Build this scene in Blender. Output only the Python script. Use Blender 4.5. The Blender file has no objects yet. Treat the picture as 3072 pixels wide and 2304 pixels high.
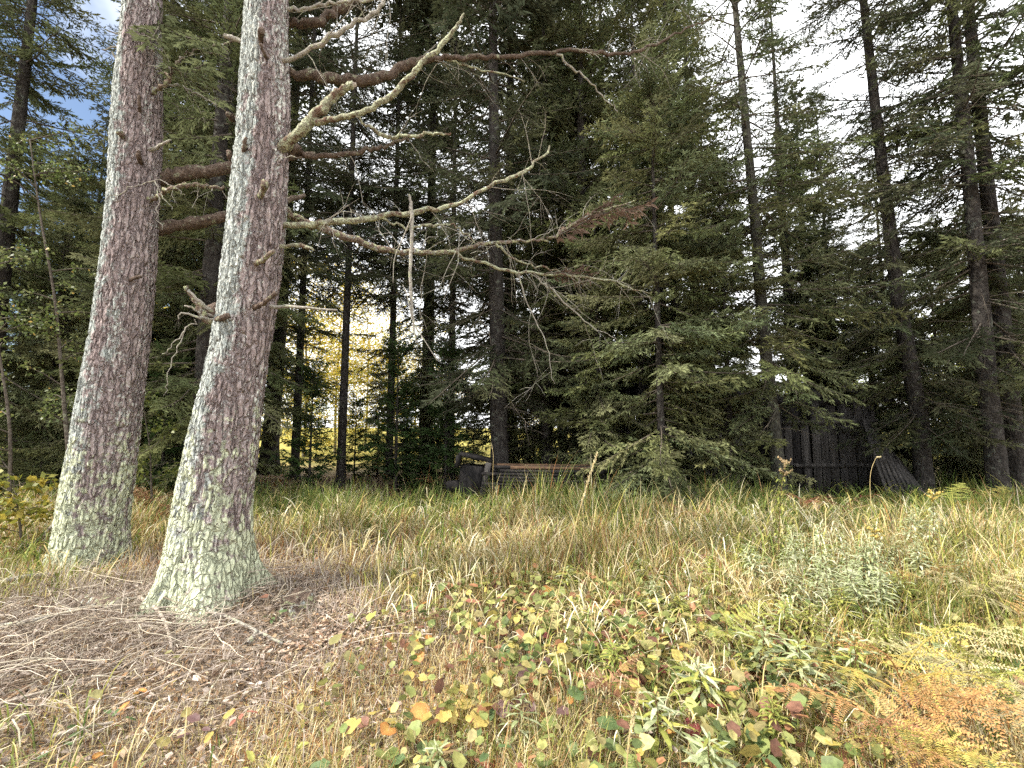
import bpy, math, random
import numpy as np
from mathutils import Vector, Matrix

# ------------------------------------------------------------------ camera, sky, sun, exposure
scene = bpy.context.scene
COL = scene.collection
F_PX, CX, CY = 1350.0, 1536.0, 1152.0          # focal length and centre, in photograph pixels
PITCH = math.radians(5.5)
CAM = np.array([0.0, 0.0, 1.6])
SUN_EL, SUN_AZ = math.radians(44), math.radians(-106)    # azimuth from the view axis (+Y), negative = left

cd = bpy.data.cameras.new('camera')
cam = bpy.data.objects.new('camera', cd)
COL.objects.link(cam)
cd.sensor_width = 36.0
cd.lens = 36.0 * F_PX / 3072.0
cd.clip_start = 0.05
cd.clip_end = 2000
cam.location = CAM
cam.rotation_euler = (math.radians(90) + PITCH, 0, 0)
scene.camera = cam

world = bpy.data.worlds.new('World')
scene.world = world
world.use_nodes = True
nt = world.node_tree
nt.nodes.clear()
def N(tree, kind, **kw):
    n = tree.nodes.new(kind)
    for k, v in kw.items():
        setattr(n, k, v)
    return n
out = N(nt, 'ShaderNodeOutputWorld')
bg1 = N(nt, 'ShaderNodeBackground')
bg2 = N(nt, 'ShaderNodeBackground')
mixs = N(nt, 'ShaderNodeMixShader')
sky = N(nt, 'ShaderNodeTexSky', sky_type='NISHITA')
sky.sun_disc = False
sky.sun_elevation = SUN_EL
sky.sun_rotation = SUN_AZ
sky.air_density = 1.0
sky.dust_density = 0.6
bg1.inputs['Strength'].default_value = 0.085
nt.links.new(sky.outputs['Color'], bg1.inputs['Color'])
bg2.inputs['Color'].default_value = (0.97, 0.985, 1.0, 1)
bg2.inputs['Strength'].default_value = 1.2
tc = N(nt, 'ShaderNodeTexCoord')
noi = N(nt, 'ShaderNodeTexNoise')
noi.inputs['Scale'].default_value = 2.3
noi.inputs['Detail'].default_value = 6
nt.links.new(tc.outputs['Generated'], noi.inputs['Vector'])
sepw = N(nt, 'ShaderNodeSeparateXYZ')
nt.links.new(tc.outputs['Generated'], sepw.inputs[0])
# a bright cloud sheet over everything but the west (left), where it breaks up
madd = N(nt, 'ShaderNodeMath', operation='MULTIPLY_ADD')
nt.links.new(sepw.outputs['X'], madd.inputs[0])
madd.inputs[1].default_value = 1.5
nt.links.new(noi.outputs['Fac'], madd.inputs[2])
ramp = N(nt, 'ShaderNodeMapRange')
nt.links.new(madd.outputs[0], ramp.inputs['Value'])
ramp.inputs['From Min'].default_value = -0.36
ramp.inputs['From Max'].default_value = -0.10
nt.links.new(ramp.outputs[0], mixs.inputs[0])
nt.links.new(bg1.outputs[0], mixs.inputs[1])
nt.links.new(bg2.outputs[0], mixs.inputs[2])
nt.links.new(mixs.outputs[0], out.inputs['Surface'])

sd = bpy.data.lights.new('sun', 'SUN')
sd.energy = 4.2
sd.angle = math.radians(3.0)
sd.color = (1.0, 0.94, 0.84)
sun = bpy.data.objects.new('sun', sd)
COL.objects.link(sun)
sdir = Vector((math.sin(SUN_AZ) * math.cos(SUN_EL), math.cos(SUN_AZ) * math.cos(SUN_EL), math.sin(SUN_EL)))
sun.rotation_euler = sdir.to_track_quat('Z', 'Y').to_euler()
sun.location = sdir * 60

vs = scene.view_settings
vs.view_transform = 'Standard'
vs.look = 'None'
vs.exposure = 1.1
vs.gamma = 1.0
vs.use_curve_mapping = False
scene.render.engine = 'CYCLES'
scene.cycles.max_bounces = 4
scene.cycles.diffuse_bounces = 2
scene.cycles.transmission_bounces = 3
scene.cycles.use_denoising = False
scene.cycles.adaptive_threshold = 0.03

# ------------------------------------------------------------------ helpers
UP = np.array([0, 0, 1.0])
FWD = np.array([0, math.cos(PITCH), math.sin(PITCH)])
CUP = np.array([0, -math.sin(PITCH), math.cos(PITCH)])
RIGHT = np.array([1.0, 0, 0])

def at(px, py, Y):
    """point in the place that lies Y metres out and shows at this spot of the photograph"""
    d = FWD + (px - CX) / F_PX * RIGHT + (CY - py) / F_PX * CUP
    return CAM + d * (Y / d[1])

def xat(px, Y):
    return (px - CX) / F_PX * Y * 1.0

def lin(r, g, b):
    f = lambda c: (c / 255) / 12.92 if c / 255 <= 0.04045 else ((c / 255 + 0.055) / 1.055) ** 2.4
    return np.array([f(r), f(g), f(b)])

def _hash(ix, iy, iz, seed):
    h = (ix.astype(np.int64) * 374761393 + iy.astype(np.int64) * 668265263 + iz.astype(np.int64) * 2147483647 + seed * 974634211) & 0xffffffff
    h = ((h ^ (h >> 13)) * 1274126177) & 0xffffffff
    h = ((h ^ (h >> 16)) * 2246822519) & 0xffffffff
    return ((h ^ (h >> 15)) & 0xffffff) / float(0xffffff)

def vnoise(x, y, z=None, seed=0):
    x = np.asarray(x, float); y = np.asarray(y, float)
    z = np.zeros_like(x) if z is None else np.asarray(z, float)
    ix, iy, iz = np.floor(x), np.floor(y), np.floor(z)
    fx, fy, fz = x - ix, y - iy, z - iz
    fx, fy, fz = (f * f * (3 - 2 * f) for f in (fx, fy, fz))
    r = 0
    for a in (0, 1):
        for b in (0, 1):
            for c in (0, 1):
                w = (fx if a else 1 - fx) * (fy if b else 1 - fy) * (fz if c else 1 - fz)
                r = r + w * _hash(ix + a, iy + b, iz + c, seed)
    return r

def gh(x, y):
    """height of the ground"""
    x = np.asarray(x, float); y = np.asarray(y, float)
    h = 0.10 * (vnoise(x * 0.45 + 7, y * 0.45, seed=3) - 0.5) + 0.05 * (vnoise(x * 1.6, y * 1.6, seed=4) - 0.5)
    h = h + 0.22 * np.exp(-((x - 4.6) ** 2 + (y - 3.6) ** 2) / 1.8)
    far = np.clip((y - 14) / 40, 0, 1)
    return h * (1 - 0.5 * far) + 0.35 * far

class MB:
    """collects geometry, links it as one mesh object"""
    def __init__(s):
        s.V, s.Q, s.T, s.C, s.n = [], [], [], [], 0
        s.ext = {}
    def add(s, V, Q=None, T=None, col=None):
        V = np.asarray(V, float).reshape(-1, 3)
        if Q is not None and len(Q): s.Q.append(np.asarray(Q, np.int64).reshape(-1, 4) + s.n)
        if T is not None and len(T): s.T.append(np.asarray(T, np.int64).reshape(-1, 3) + s.n)
        s.V.append(V)
        c = np.ones((len(V), 3)) if col is None else np.broadcast_to(np.asarray(col, float), (len(V), 3))
        s.C.append(c)
        s.n += len(V)
        return s
    def mesh(s, name, mat, smooth=False):
        V = np.concatenate(s.V) if s.V else np.zeros((0, 3))
        Q = np.concatenate(s.Q) if s.Q else np.zeros((0, 4), np.int64)
        T = np.concatenate(s.T) if s.T else np.zeros((0, 3), np.int64)
        C = np.concatenate(s.C) if s.C else np.zeros((0, 3))
        me = bpy.data.meshes.new(name)
        me.vertices.add(len(V)); me.vertices.foreach_set('co', V.ravel())
        me.loops.add(Q.size + T.size)
        me.loops.foreach_set('vertex_index', np.concatenate([Q.ravel(), T.ravel()]).astype(np.int32))
        me.polygons.add(len(Q) + len(T))
        ls = np.concatenate([np.arange(len(Q)) * 4, Q.size + np.arange(len(T)) * 3]).astype(np.int32)
        me.polygons.foreach_set('loop_start', ls)
        if smooth:
            me.polygons.foreach_set('use_smooth', np.ones(len(Q) + len(T), bool))
        me.update(calc_edges=True)
        a = me.color_attributes.new('col', 'FLOAT_COLOR', 'POINT')
        a.data.foreach_set('color', np.concatenate([C, np.ones((len(C), 1))], 1).astype(np.float32).ravel())
        for k, v in s.ext.items():
            b = me.attributes.new(k, 'FLOAT', 'POINT'); b.data.foreach_set('value', np.asarray(v, np.float32))
        if mat: me.materials.append(mat)
        return me
    def build(s, name, mat, parent=None, smooth=False):
        return link(name, s.mesh(name, mat, smooth), parent)

def link(name, me, parent=None):
    o = bpy.data.objects.new(name, me)
    COL.objects.link(o)
    if parent: o.parent = parent
    return o

def tag(o, label=None, cat=None, group=None, kind=None):
    if label: o['label'] = label
    if cat: o['category'] = cat
    if group: o['group'] = group
    if kind: o['kind'] = kind
    return o

def empty(name, loc, label, cat, group=None, rz=0):
    o = bpy.data.objects.new(name, None)
    o.empty_display_size = 0.1
    COL.objects.link(o)
    o.location = tuple(loc); o.rotation_euler = (0, 0, rz)
    return tag(o, label, cat, group)

def copy_thing(root, loc, rz=0, scale=1.0, label=None):
    r = root.copy(); COL.objects.link(r)
    r.location = tuple(loc); r.rotation_euler = (0, 0, rz)
    r.scale = (scale,) * 3 if np.isscalar(scale) else tuple(scale)
    if label: r['label'] = label
    for ch in list(root.children):
        c = ch.copy(); COL.objects.link(c); c.parent = r
    return r

def catmull(P, m):
    P = np.asarray(P, float)
    Pp = np.vstack([2 * P[0] - P[1], P, 2 * P[-1] - P[-2]])
    outp = []
    for i in range(len(P) - 1):
        p0, p1, p2, p3 = Pp[i:i + 4]
        t = np.linspace(0, 1, m, endpoint=False)[:, None]
        outp.append(0.5 * (2 * p1 + (p2 - p0) * t + (2 * p0 - 5 * p1 + 4 * p2 - p3) * t ** 2 + (3 * p1 - p0 - 3 * p2 + p3) * t ** 3))
    outp.append(P[-1:])
    return np.vstack(outp)

def tube(P, R, n=6, rough=0.0, seed=0, cap=True):
    P = np.asarray(P, float); R = np.broadcast_to(np.asarray(R, float), (len(P),))
    T = np.gradient(P, axis=0); T /= np.linalg.norm(T, axis=1)[:, None] + 1e-9
    ref = np.array([0.13, 0.31, 0.94]) if abs(T[:, 2]).mean() < 0.8 else np.array([0.95, 0.2, 0.1])
    A = np.cross(T, ref); A /= np.linalg.norm(A, axis=1)[:, None] + 1e-9
    B = np.cross(T, A)
    th = np.linspace(0, 2 * np.pi, n, endpoint=False)
    k = len(P)
    rr = R[:, None] * np.ones((1, n))
    if rough:
        rg = np.random.default_rng(seed)
        rr = rr * (1 + rough * (rg.random((k, n)) - 0.5) * 2)
    V = P[:, None, :] + rr[..., None] * (np.cos(th)[None, :, None] * A[:, None, :] + np.sin(th)[None, :, None] * B[:, None, :])
    V = V.reshape(-1, 3)
    i = np.arange(k - 1)[:, None] * n; j = np.arange(n)[None, :]; j2 = (j + 1) % n
    Q = np.stack([i + j, i + j2, i + n + j2, i + n + j], -1).reshape(-1, 4)
    Tt = None
    if cap:
        V = np.vstack([V, P[-1] + T[-1] * R[-1] * 0.15])
        c = len(V) - 1; b = (k - 1) * n
        Tt = np.array([[b + q, b + (q + 1) % n, c] for q in range(n)])
    return V, Q, Tt

def unit(v):
    return v / (np.linalg.norm(v, axis=-1, keepdims=True) + 1e-9)

BOXQ = np.array([[0, 3, 2, 1], [4, 5, 6, 7], [0, 1, 5, 4], [1, 2, 6, 5], [2, 3, 7, 6], [3, 0, 4, 7]])
def bar(A, B, w, t, side=None, jag=0.0, rg=None):
    """a plank from A to B: width w along 'side', thickness t"""
    A = np.asarray(A, float); B = np.asarray(B, float)
    d = unit(B - A); side = np.array([1.0, 0, 0]) if side is None else np.asarray(side, float)
    side = unit(side - d * (side @ d)); nn = np.cross(d, side)
    V = []
    for P, e in ((A, 0), (B, 1)):
        for sx, sy in ((-1, -1), (1, -1), (1, 1), (-1, 1)):
            j = 0 if (rg is None or not e) else rg.uniform(-jag, jag)
            V.append(P + side * sx * w / 2 + nn * sy * t / 2 + d * j)
    return np.array(V), BOXQ

ordn = ['first', 'second', 'third', 'fourth', 'fifth', 'sixth', 'seventh', 'eighth', 'ninth', 'tenth', 'eleventh', 'twelfth', 'thirteenth', 'fourteenth', 'fifteenth', 'sixteenth', 'seventeenth', 'eighteenth', 'nineteenth', 'twentieth']

# ------------------------------------------------------------------ materials
def new_mat(name):
    m = bpy.data.materials.new(name); m.use_nodes = True
    t = m.node_tree; t.nodes.clear()
    return m, t, N(t, 'ShaderNodeOutputMaterial')

def L_(t, a, b): t.links.new(a, b)

def mat_foliage(name, trans=0.3, rough=0.6, tint=(1, 1, 1), spec=0.25, var=0.5, scale=9.0):
    """colour comes from each leaf or blade; a noise adds blotches"""
    m, t, o = new_mat(name)
    at_ = N(t, 'ShaderNodeAttribute', attribute_name='col')
    tcn = N(t, 'ShaderNodeTexCoord')
    no = N(t, 'ShaderNodeTexNoise'); no.inputs['Scale'].default_value = scale; no.inputs['Detail'].default_value = 3
    L_(t, tcn.outputs['Object'], no.inputs['Vector'])
    mr = N(t, 'ShaderNodeMapRange'); L_(t, no.outputs['Fac'], mr.inputs['Value'])
    mr.inputs['From Min'].default_value = 0.3; mr.inputs['From Max'].default_value = 0.7
    mr.inputs['To Min'].default_value = 1 - var; mr.inputs['To Max'].default_value = 1 + var * 0.7
    mu = N(t, 'ShaderNodeMix', data_type='RGBA', blend_type='MULTIPLY'); mu.inputs[0].default_value = 1
    L_(t, at_.outputs['Color'], mu.inputs[6]); L_(t, mr.outputs[0], mu.inputs[7])
    m2 = N(t, 'ShaderNodeMix', data_type='RGBA', blend_type='MULTIPLY'); m2.inputs[0].default_value = 1
    L_(t, mu.outputs[2], m2.inputs[6]); m2.inputs[7].default_value = (*tint, 1)
    p = N(t, 'ShaderNodeBsdfPrincipled'); p.inputs['Roughness'].default_value = rough
    p.inputs['Specular IOR Level'].default_value = spec
    L_(t, m2.outputs[2], p.inputs['Base Color'])
    tr = N(t, 'ShaderNodeBsdfTranslucent'); L_(t, m2.outputs[2], tr.inputs['Color'])
    mx = N(t, 'ShaderNodeMixShader'); mx.inputs[0].default_value = trans
    L_(t, p.outputs[0], mx.inputs[1]); L_(t, tr.outputs[0], mx.inputs[2]); L_(t, mx.outputs[0], o.inputs[0])
    return m

def mat_plain(name, trans=0.25):
    m, t, o = new_mat(name)
    a = N(t, 'ShaderNodeAttribute', attribute_name='col')
    d = N(t, 'ShaderNodeBsdfDiffuse'); tr = N(t, 'ShaderNodeBsdfTranslucent'); mx = N(t, 'ShaderNodeMixShader'); mx.inputs[0].default_value = trans
    L_(t, a.outputs['Color'], d.inputs['Color']); L_(t, a.outputs['Color'], tr.inputs['Color'])
    L_(t, d.outputs[0], mx.inputs[1]); L_(t, tr.outputs[0], mx.inputs[2]); L_(t, mx.outputs[0], o.inputs[0])
    return m

def mat_bark(name, c1, c2, c3, lichen=None, lich_amt=0.5, scale=14.0, stretch=0.35, bump=0.6, liscale=18.0, attr=False, dots=None, crack=None):
    """bark of two or three tones; lichen grows in its own patches"""
    m, t, o = new_mat(name)
    tcn = N(t, 'ShaderNodeTexCoord')
    mp = N(t, 'ShaderNodeMapping'); mp.inputs['Scale'].default_value = (1, 1, stretch)
    L_(t, tcn.outputs['Object'], mp.inputs['Vector'])
    n1 = N(t, 'ShaderNodeTexNoise'); n1.inputs['Scale'].default_value = scale; n1.inputs['Detail'].default_value = 8
    n1.inputs['Roughness'].default_value = 0.7
    L_(t, mp.outputs[0], n1.inputs['Vector'])
    r1 = N(t, 'ShaderNodeValToRGB'); L_(t, n1.outputs['Fac'], r1.inputs[0])
    r1.color_ramp.elements[0].position = 0.32; r1.color_ramp.elements[0].color = (*c1, 1)
    r1.color_ramp.elements[1].position = 0.70; r1.color_ramp.elements[1].color = (*c3, 1)
    e = r1.color_ramp.elements.new(0.5); e.color = (*c2, 1)
    col = r1.outputs[0]
    vo = N(t, 'ShaderNodeTexVoronoi'); vo.inputs['Scale'].default_value = scale * 2.6
    L_(t, mp.outputs[0], vo.inputs['Vector'])
    def patch(col, color, amt, sc, attrname=None, soft=0.05, det=6):
        n2 = N(t, 'ShaderNodeTexNoise'); n2.inputs['Scale'].default_value = sc; n2.inputs['Detail'].default_value = det
        n2.inputs['Roughness'].default_value = 0.65
        L_(t, tcn.outputs['Object'], n2.inputs['Vector'])
        v = n2.outputs['Fac']
        if attrname:
            aa = N(t, 'ShaderNodeAttribute', attribute_name=attrname)
            ad = N(t, 'ShaderNodeMath', operation='MULTIPLY_ADD')
            L_(t, aa.outputs['Fac'], ad.inputs[0]); ad.inputs[1].default_value = 0.5; L_(t, v, ad.inputs[2])
            v = ad.outputs[0]
        mr = N(t, 'ShaderNodeMapRange'); L_(t, v, mr.inputs['Value'])
        mr.inputs['From Min'].default_value = 1 - amt - soft; mr.inputs['From Max'].default_value = 1 - amt + soft
        cr = N(t, 'ShaderNodeMix', data_type='RGBA', blend_type='MULTIPLY'); cr.inputs[0].default_value = 0.22
        cr.inputs[6].default_value = (*color, 1); L_(t, r_(n2), cr.inputs[7])
        mx = N(t, 'ShaderNodeMix', data_type='RGBA'); L_(t, mr.outputs[0], mx.inputs[0])
        L_(t, col, mx.inputs[6]); L_(t, cr.outputs[2], mx.inputs[7])
        return mx.outputs[2]
    def r_(n2):
        q = N(t, 'ShaderNodeMapRange'); L_(t, n1.outputs['Fac'], q.inputs['Value'])
        q.inputs['From Min'].default_value = 0.3; q.inputs['From Max'].default_value = 0.65
        return q.outputs[0]
    if lichen is not None:
        for (c, a, sc, an) in lichen:
            col = patch(col, c, a, sc, an)
    p = N(t, 'ShaderNodeBsdfPrincipled'); p.inputs['Roughness'].default_value = 0.95
    p.inputs['Specular IOR Level'].default_value = 0.1
    L_(t, col, p.inputs['Base Color'])
    ad = N(t, 'ShaderNodeMath', operation='ADD'); L_(t, n1.outputs['Fac'], ad.inputs[0]); L_(t, vo.outputs['Distance'], ad.inputs[1])
    if crack:
        mp2 = N(t, 'ShaderNodeMapping'); mp2.inputs['Scale'].default_value = (1, 1, 0.17)
        nw = N(t, 'ShaderNodeTexNoise'); nw.inputs['Scale'].default_value = 9; nw.inputs['Detail'].default_value = 4
        L_(t, tcn.outputs['Object'], nw.inputs['Vector'])
        vm = N(t, 'ShaderNodeVectorMath', operation='MULTIPLY_ADD'); L_(t, nw.outputs['Color'], vm.inputs[0]); vm.inputs[1].default_value = (0.07, 0.07, 0.16)
        L_(t, tcn.outputs['Object'], vm.inputs[2]); L_(t, vm.outputs[0], mp2.inputs['Vector'])
        v2 = N(t, 'ShaderNodeTexVoronoi', feature='DISTANCE_TO_EDGE'); v2.inputs['Scale'].default_value = crack
        L_(t, mp2.outputs[0], v2.inputs['Vector'])
        mc = N(t, 'ShaderNodeMapRange'); L_(t, v2.outputs['Distance'], mc.inputs['Value']); mc.inputs['From Max'].default_value = 0.16; mc.inputs['To Max'].default_value = 2.6
        ad2 = N(t, 'ShaderNodeMath', operation='ADD'); L_(t, ad.outputs[0], ad2.inputs[0]); L_(t, mc.outputs[0], ad2.inputs[1])
        ad = ad2
    bp = N(t, 'ShaderNodeBump'); bp.inputs['Strength'].default_value = bump; bp.inputs['Distance'].default_value = 0.02
    L_(t, ad.outputs[0], bp.inputs['Height']); L_(t, bp.outputs[0], p.inputs['Normal'])
    L_(t, p.outputs[0], o.inputs[0])
    return m

M = {}
LICH_Y = lin(220, 225, 192); LICH_G = lin(186, 192, 186); LICH_W = lin(222, 224, 214)
M['pine_bark'] = mat_bark('pine_bark', lin(118, 103, 101), lin(158, 143, 140), lin(192, 181, 176),
    [(LICH_G, 0.40, 9.0, 'grey'), (LICH_W, 0.33, 26.0, 'dots'), (LICH_Y, 0.40, 11.0, 'green')], scale=22, stretch=0.4, bump=1.0, crack=21.0)
M['limb_bark'] = mat_bark('limb_bark', lin(84, 72, 64), lin(120, 104, 92), lin(148, 132, 118),
    [(LICH_G, 0.40, 14.0, None), (lin(178, 182, 142), 0.44, 22.0, None)], scale=18, stretch=1.0, bump=0.6, crack=38.0)
M['limb_brown'] = mat_bark('limb_brown', lin(66, 56, 50), lin(98, 84, 74), lin(128, 114, 102),
    [(lin(158, 160, 134), 0.38, 16.0, None)], scale=18, stretch=1.0, bump=0.55, crack=38.0)
M['limb_lichen'] = mat_bark('limb_lichen', lin(110, 96, 84), lin(152, 150, 128), lin(178, 182, 150),
    [(lin(186, 190, 158), 0.50, 24.0, None), (lin(118, 94, 80), 0.44, 9.0, None)], scale=24, stretch=1.0, bump=0.6, crack=44.0)
M['dead_wood'] = mat_bark('dead_wood', lin(112, 104, 98), lin(150, 144, 134), lin(182, 178, 166),
    [(lin(178, 184, 148), 0.40, 26.0, None)], scale=30, stretch=1.0, bump=0.5)
M['cut_wood'] = mat_bark('cut_wood', lin(120, 108, 98), lin(164, 152, 138), lin(196, 186, 170), None, scale=40, stretch=1.0, bump=0.3)
M['spruce_bark'] = mat_bark('spruce_bark', lin(38, 35, 33), lin(62, 58, 55), lin(86, 82, 77),
    [(lin(108, 111, 100), 0.38, 7.0, None)], scale=16, stretch=0.5, bump=1.0)
M['spruce_bark_lichen'] = mat_bark('spruce_bark_lichen', lin(44, 42, 38), lin(68, 66, 60), lin(92, 90, 80),
    [(lin(118, 124, 102), 0.40, 8.0, None)], scale=16, stretch=0.5, bump=1.0)
M['twig'] = mat_bark('twig', lin(58, 52, 46), lin(88, 80, 72), lin(118, 112, 100), [(lin(140, 142, 120), 0.36, 9.0, None)], scale=20, stretch=1.0, bump=0.2)
M['old_board'] = mat_bark('old_board', lin(46, 44, 43), lin(74, 71, 69), lin(102, 98, 95), None, scale=12, stretch=0.08, bump=0.7)
M['dark_board'] = mat_bark('dark_board', lin(26, 25, 25), lin(42, 40, 40), lin(60, 57, 55), None, scale=12, stretch=0.4, bump=0.7)
M['brown_board'] = mat_bark('brown_board', lin(58, 46, 38), lin(84, 66, 52), lin(106, 86, 70), None, scale=12, stretch=1.0, bump=0.7)
M['needles'] = mat_plain('needles', 0.28)
M['grass'] = mat_plain('grass', 0.28)
M['leaf'] = mat_foliage('leaf', 0.35, 0.5, var=0.35, scale=38)
M['litter'] = mat_plain('litter', 0.08)

def mat_ground():
    m, t, o = new_mat('forest_floor')
    tcn = N(t, 'ShaderNodeTexCoord')
    n1 = N(t, 'ShaderNodeTexNoise'); n1.inputs['Scale'].default_value = 0.9; n1.inputs['Detail'].default_value = 4
    n2 = N(t, 'ShaderNodeTexNoise'); n2.inputs['Scale'].default_value = 38; n2.inputs['Detail'].default_value = 8; n2.inputs['Roughness'].default_value = 0.75
    L_(t, tcn.outputs['Object'], n1.inputs['Vector']); L_(t, tcn.outputs['Object'], n2.inputs['Vector'])
    r = N(t, 'ShaderNodeValToRGB'); L_(t, n2.outputs['Fac'], r.inputs[0])
    r.color_ramp.elements[0].position = 0.30; r.color_ramp.elements[0].color = (*lin(82, 70, 58), 1)
    r.color_ramp.elements[1].position = 0.72; r.color_ramp.elements[1].color = (*lin(184, 168, 144), 1)
    e = r.color_ramp.elements.new(0.5); e.color = (*lin(130, 114, 96), 1)
    g = N(t, 'ShaderNodeMix', data_type='RGBA'); 
    sx = N(t, 'ShaderNodeSeparateXYZ'); L_(t, tcn.outputs['Object'], sx.inputs[0])
    mr = N(t, 'ShaderNodeMapRange'); L_(t, sx.outputs['Y'], mr.inputs['Value'])
    mr.inputs['From Min'].default_value = 15; mr.inputs['From Max'].default_value = 22
    L_(t, mr.outputs[0], g.inputs[0]); L_(t, r.outputs[0], g.inputs[6])
    r2 = N(t, 'ShaderNodeValToRGB'); L_(t, n1.outputs['Fac'], r2.inputs[0])
    r2.color_ramp.elements[0].position = 0.35; r2.color_ramp.elements[0].color = (*lin(120, 122, 62), 1)
    r2.color_ramp.elements[1].position = 0.65; r2.color_ramp.elements[1].color = (*lin(176, 158, 88), 1)
    L_(t, r2.outputs[0], g.inputs[7])
    p = N(t, 'ShaderNodeBsdfPrincipled'); p.inputs['Roughness'].default_value = 1.0; p.inputs['Specular IOR Level'].default_value = 0.05
    L_(t, g.outputs[2], p.inputs['Base Color'])
    bp = N(t, 'ShaderNodeBump'); bp.inputs['Strength'].default_value = 0.8; bp.inputs['Distance'].default_value = 0.04
    L_(t, n2.outputs['Fac'], bp.inputs['Height']); L_(t, bp.outputs[0], p.inputs['Normal'])
    L_(t, p.outputs[0], o.inputs[0])
    return m
M['ground'] = mat_ground()

# ------------------------------------------------------------------ the ground: one sheet to the horizon
def build_ground():
    xs = np.concatenate([np.array([-600, -300, -120, -60]), np.linspace(-30, -9, 22), np.linspace(-8.7, 8.7, 117), np.linspace(9, 30, 22), np.array([60, 120, 300, 600])])
    ys = np.concatenate([np.array([-300, -100, -40, -15, -6]), np.linspace(-2, 11.5, 91), np.linspace(12, 60, 60), np.array([80, 120, 200, 400, 900])])
    X, Y = np.meshgrid(xs, ys)
    V = np.stack([X, Y, gh(X, Y)], -1).reshape(-1, 3)
    w = len(xs)
    i, j = np.meshgrid(np.arange(w - 1), np.arange(len(ys) - 1))
    a = (j * w + i).ravel()
    Q = np.stack([a, a + 1, a + w + 1, a + w], -1)
    o = MB().add(V, Q).build('ground', M['ground'], smooth=True)
    tag(o, 'brown leaf littered ground running on into the sunny meadow behind', 'ground', kind='structure')
build_ground()

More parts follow.
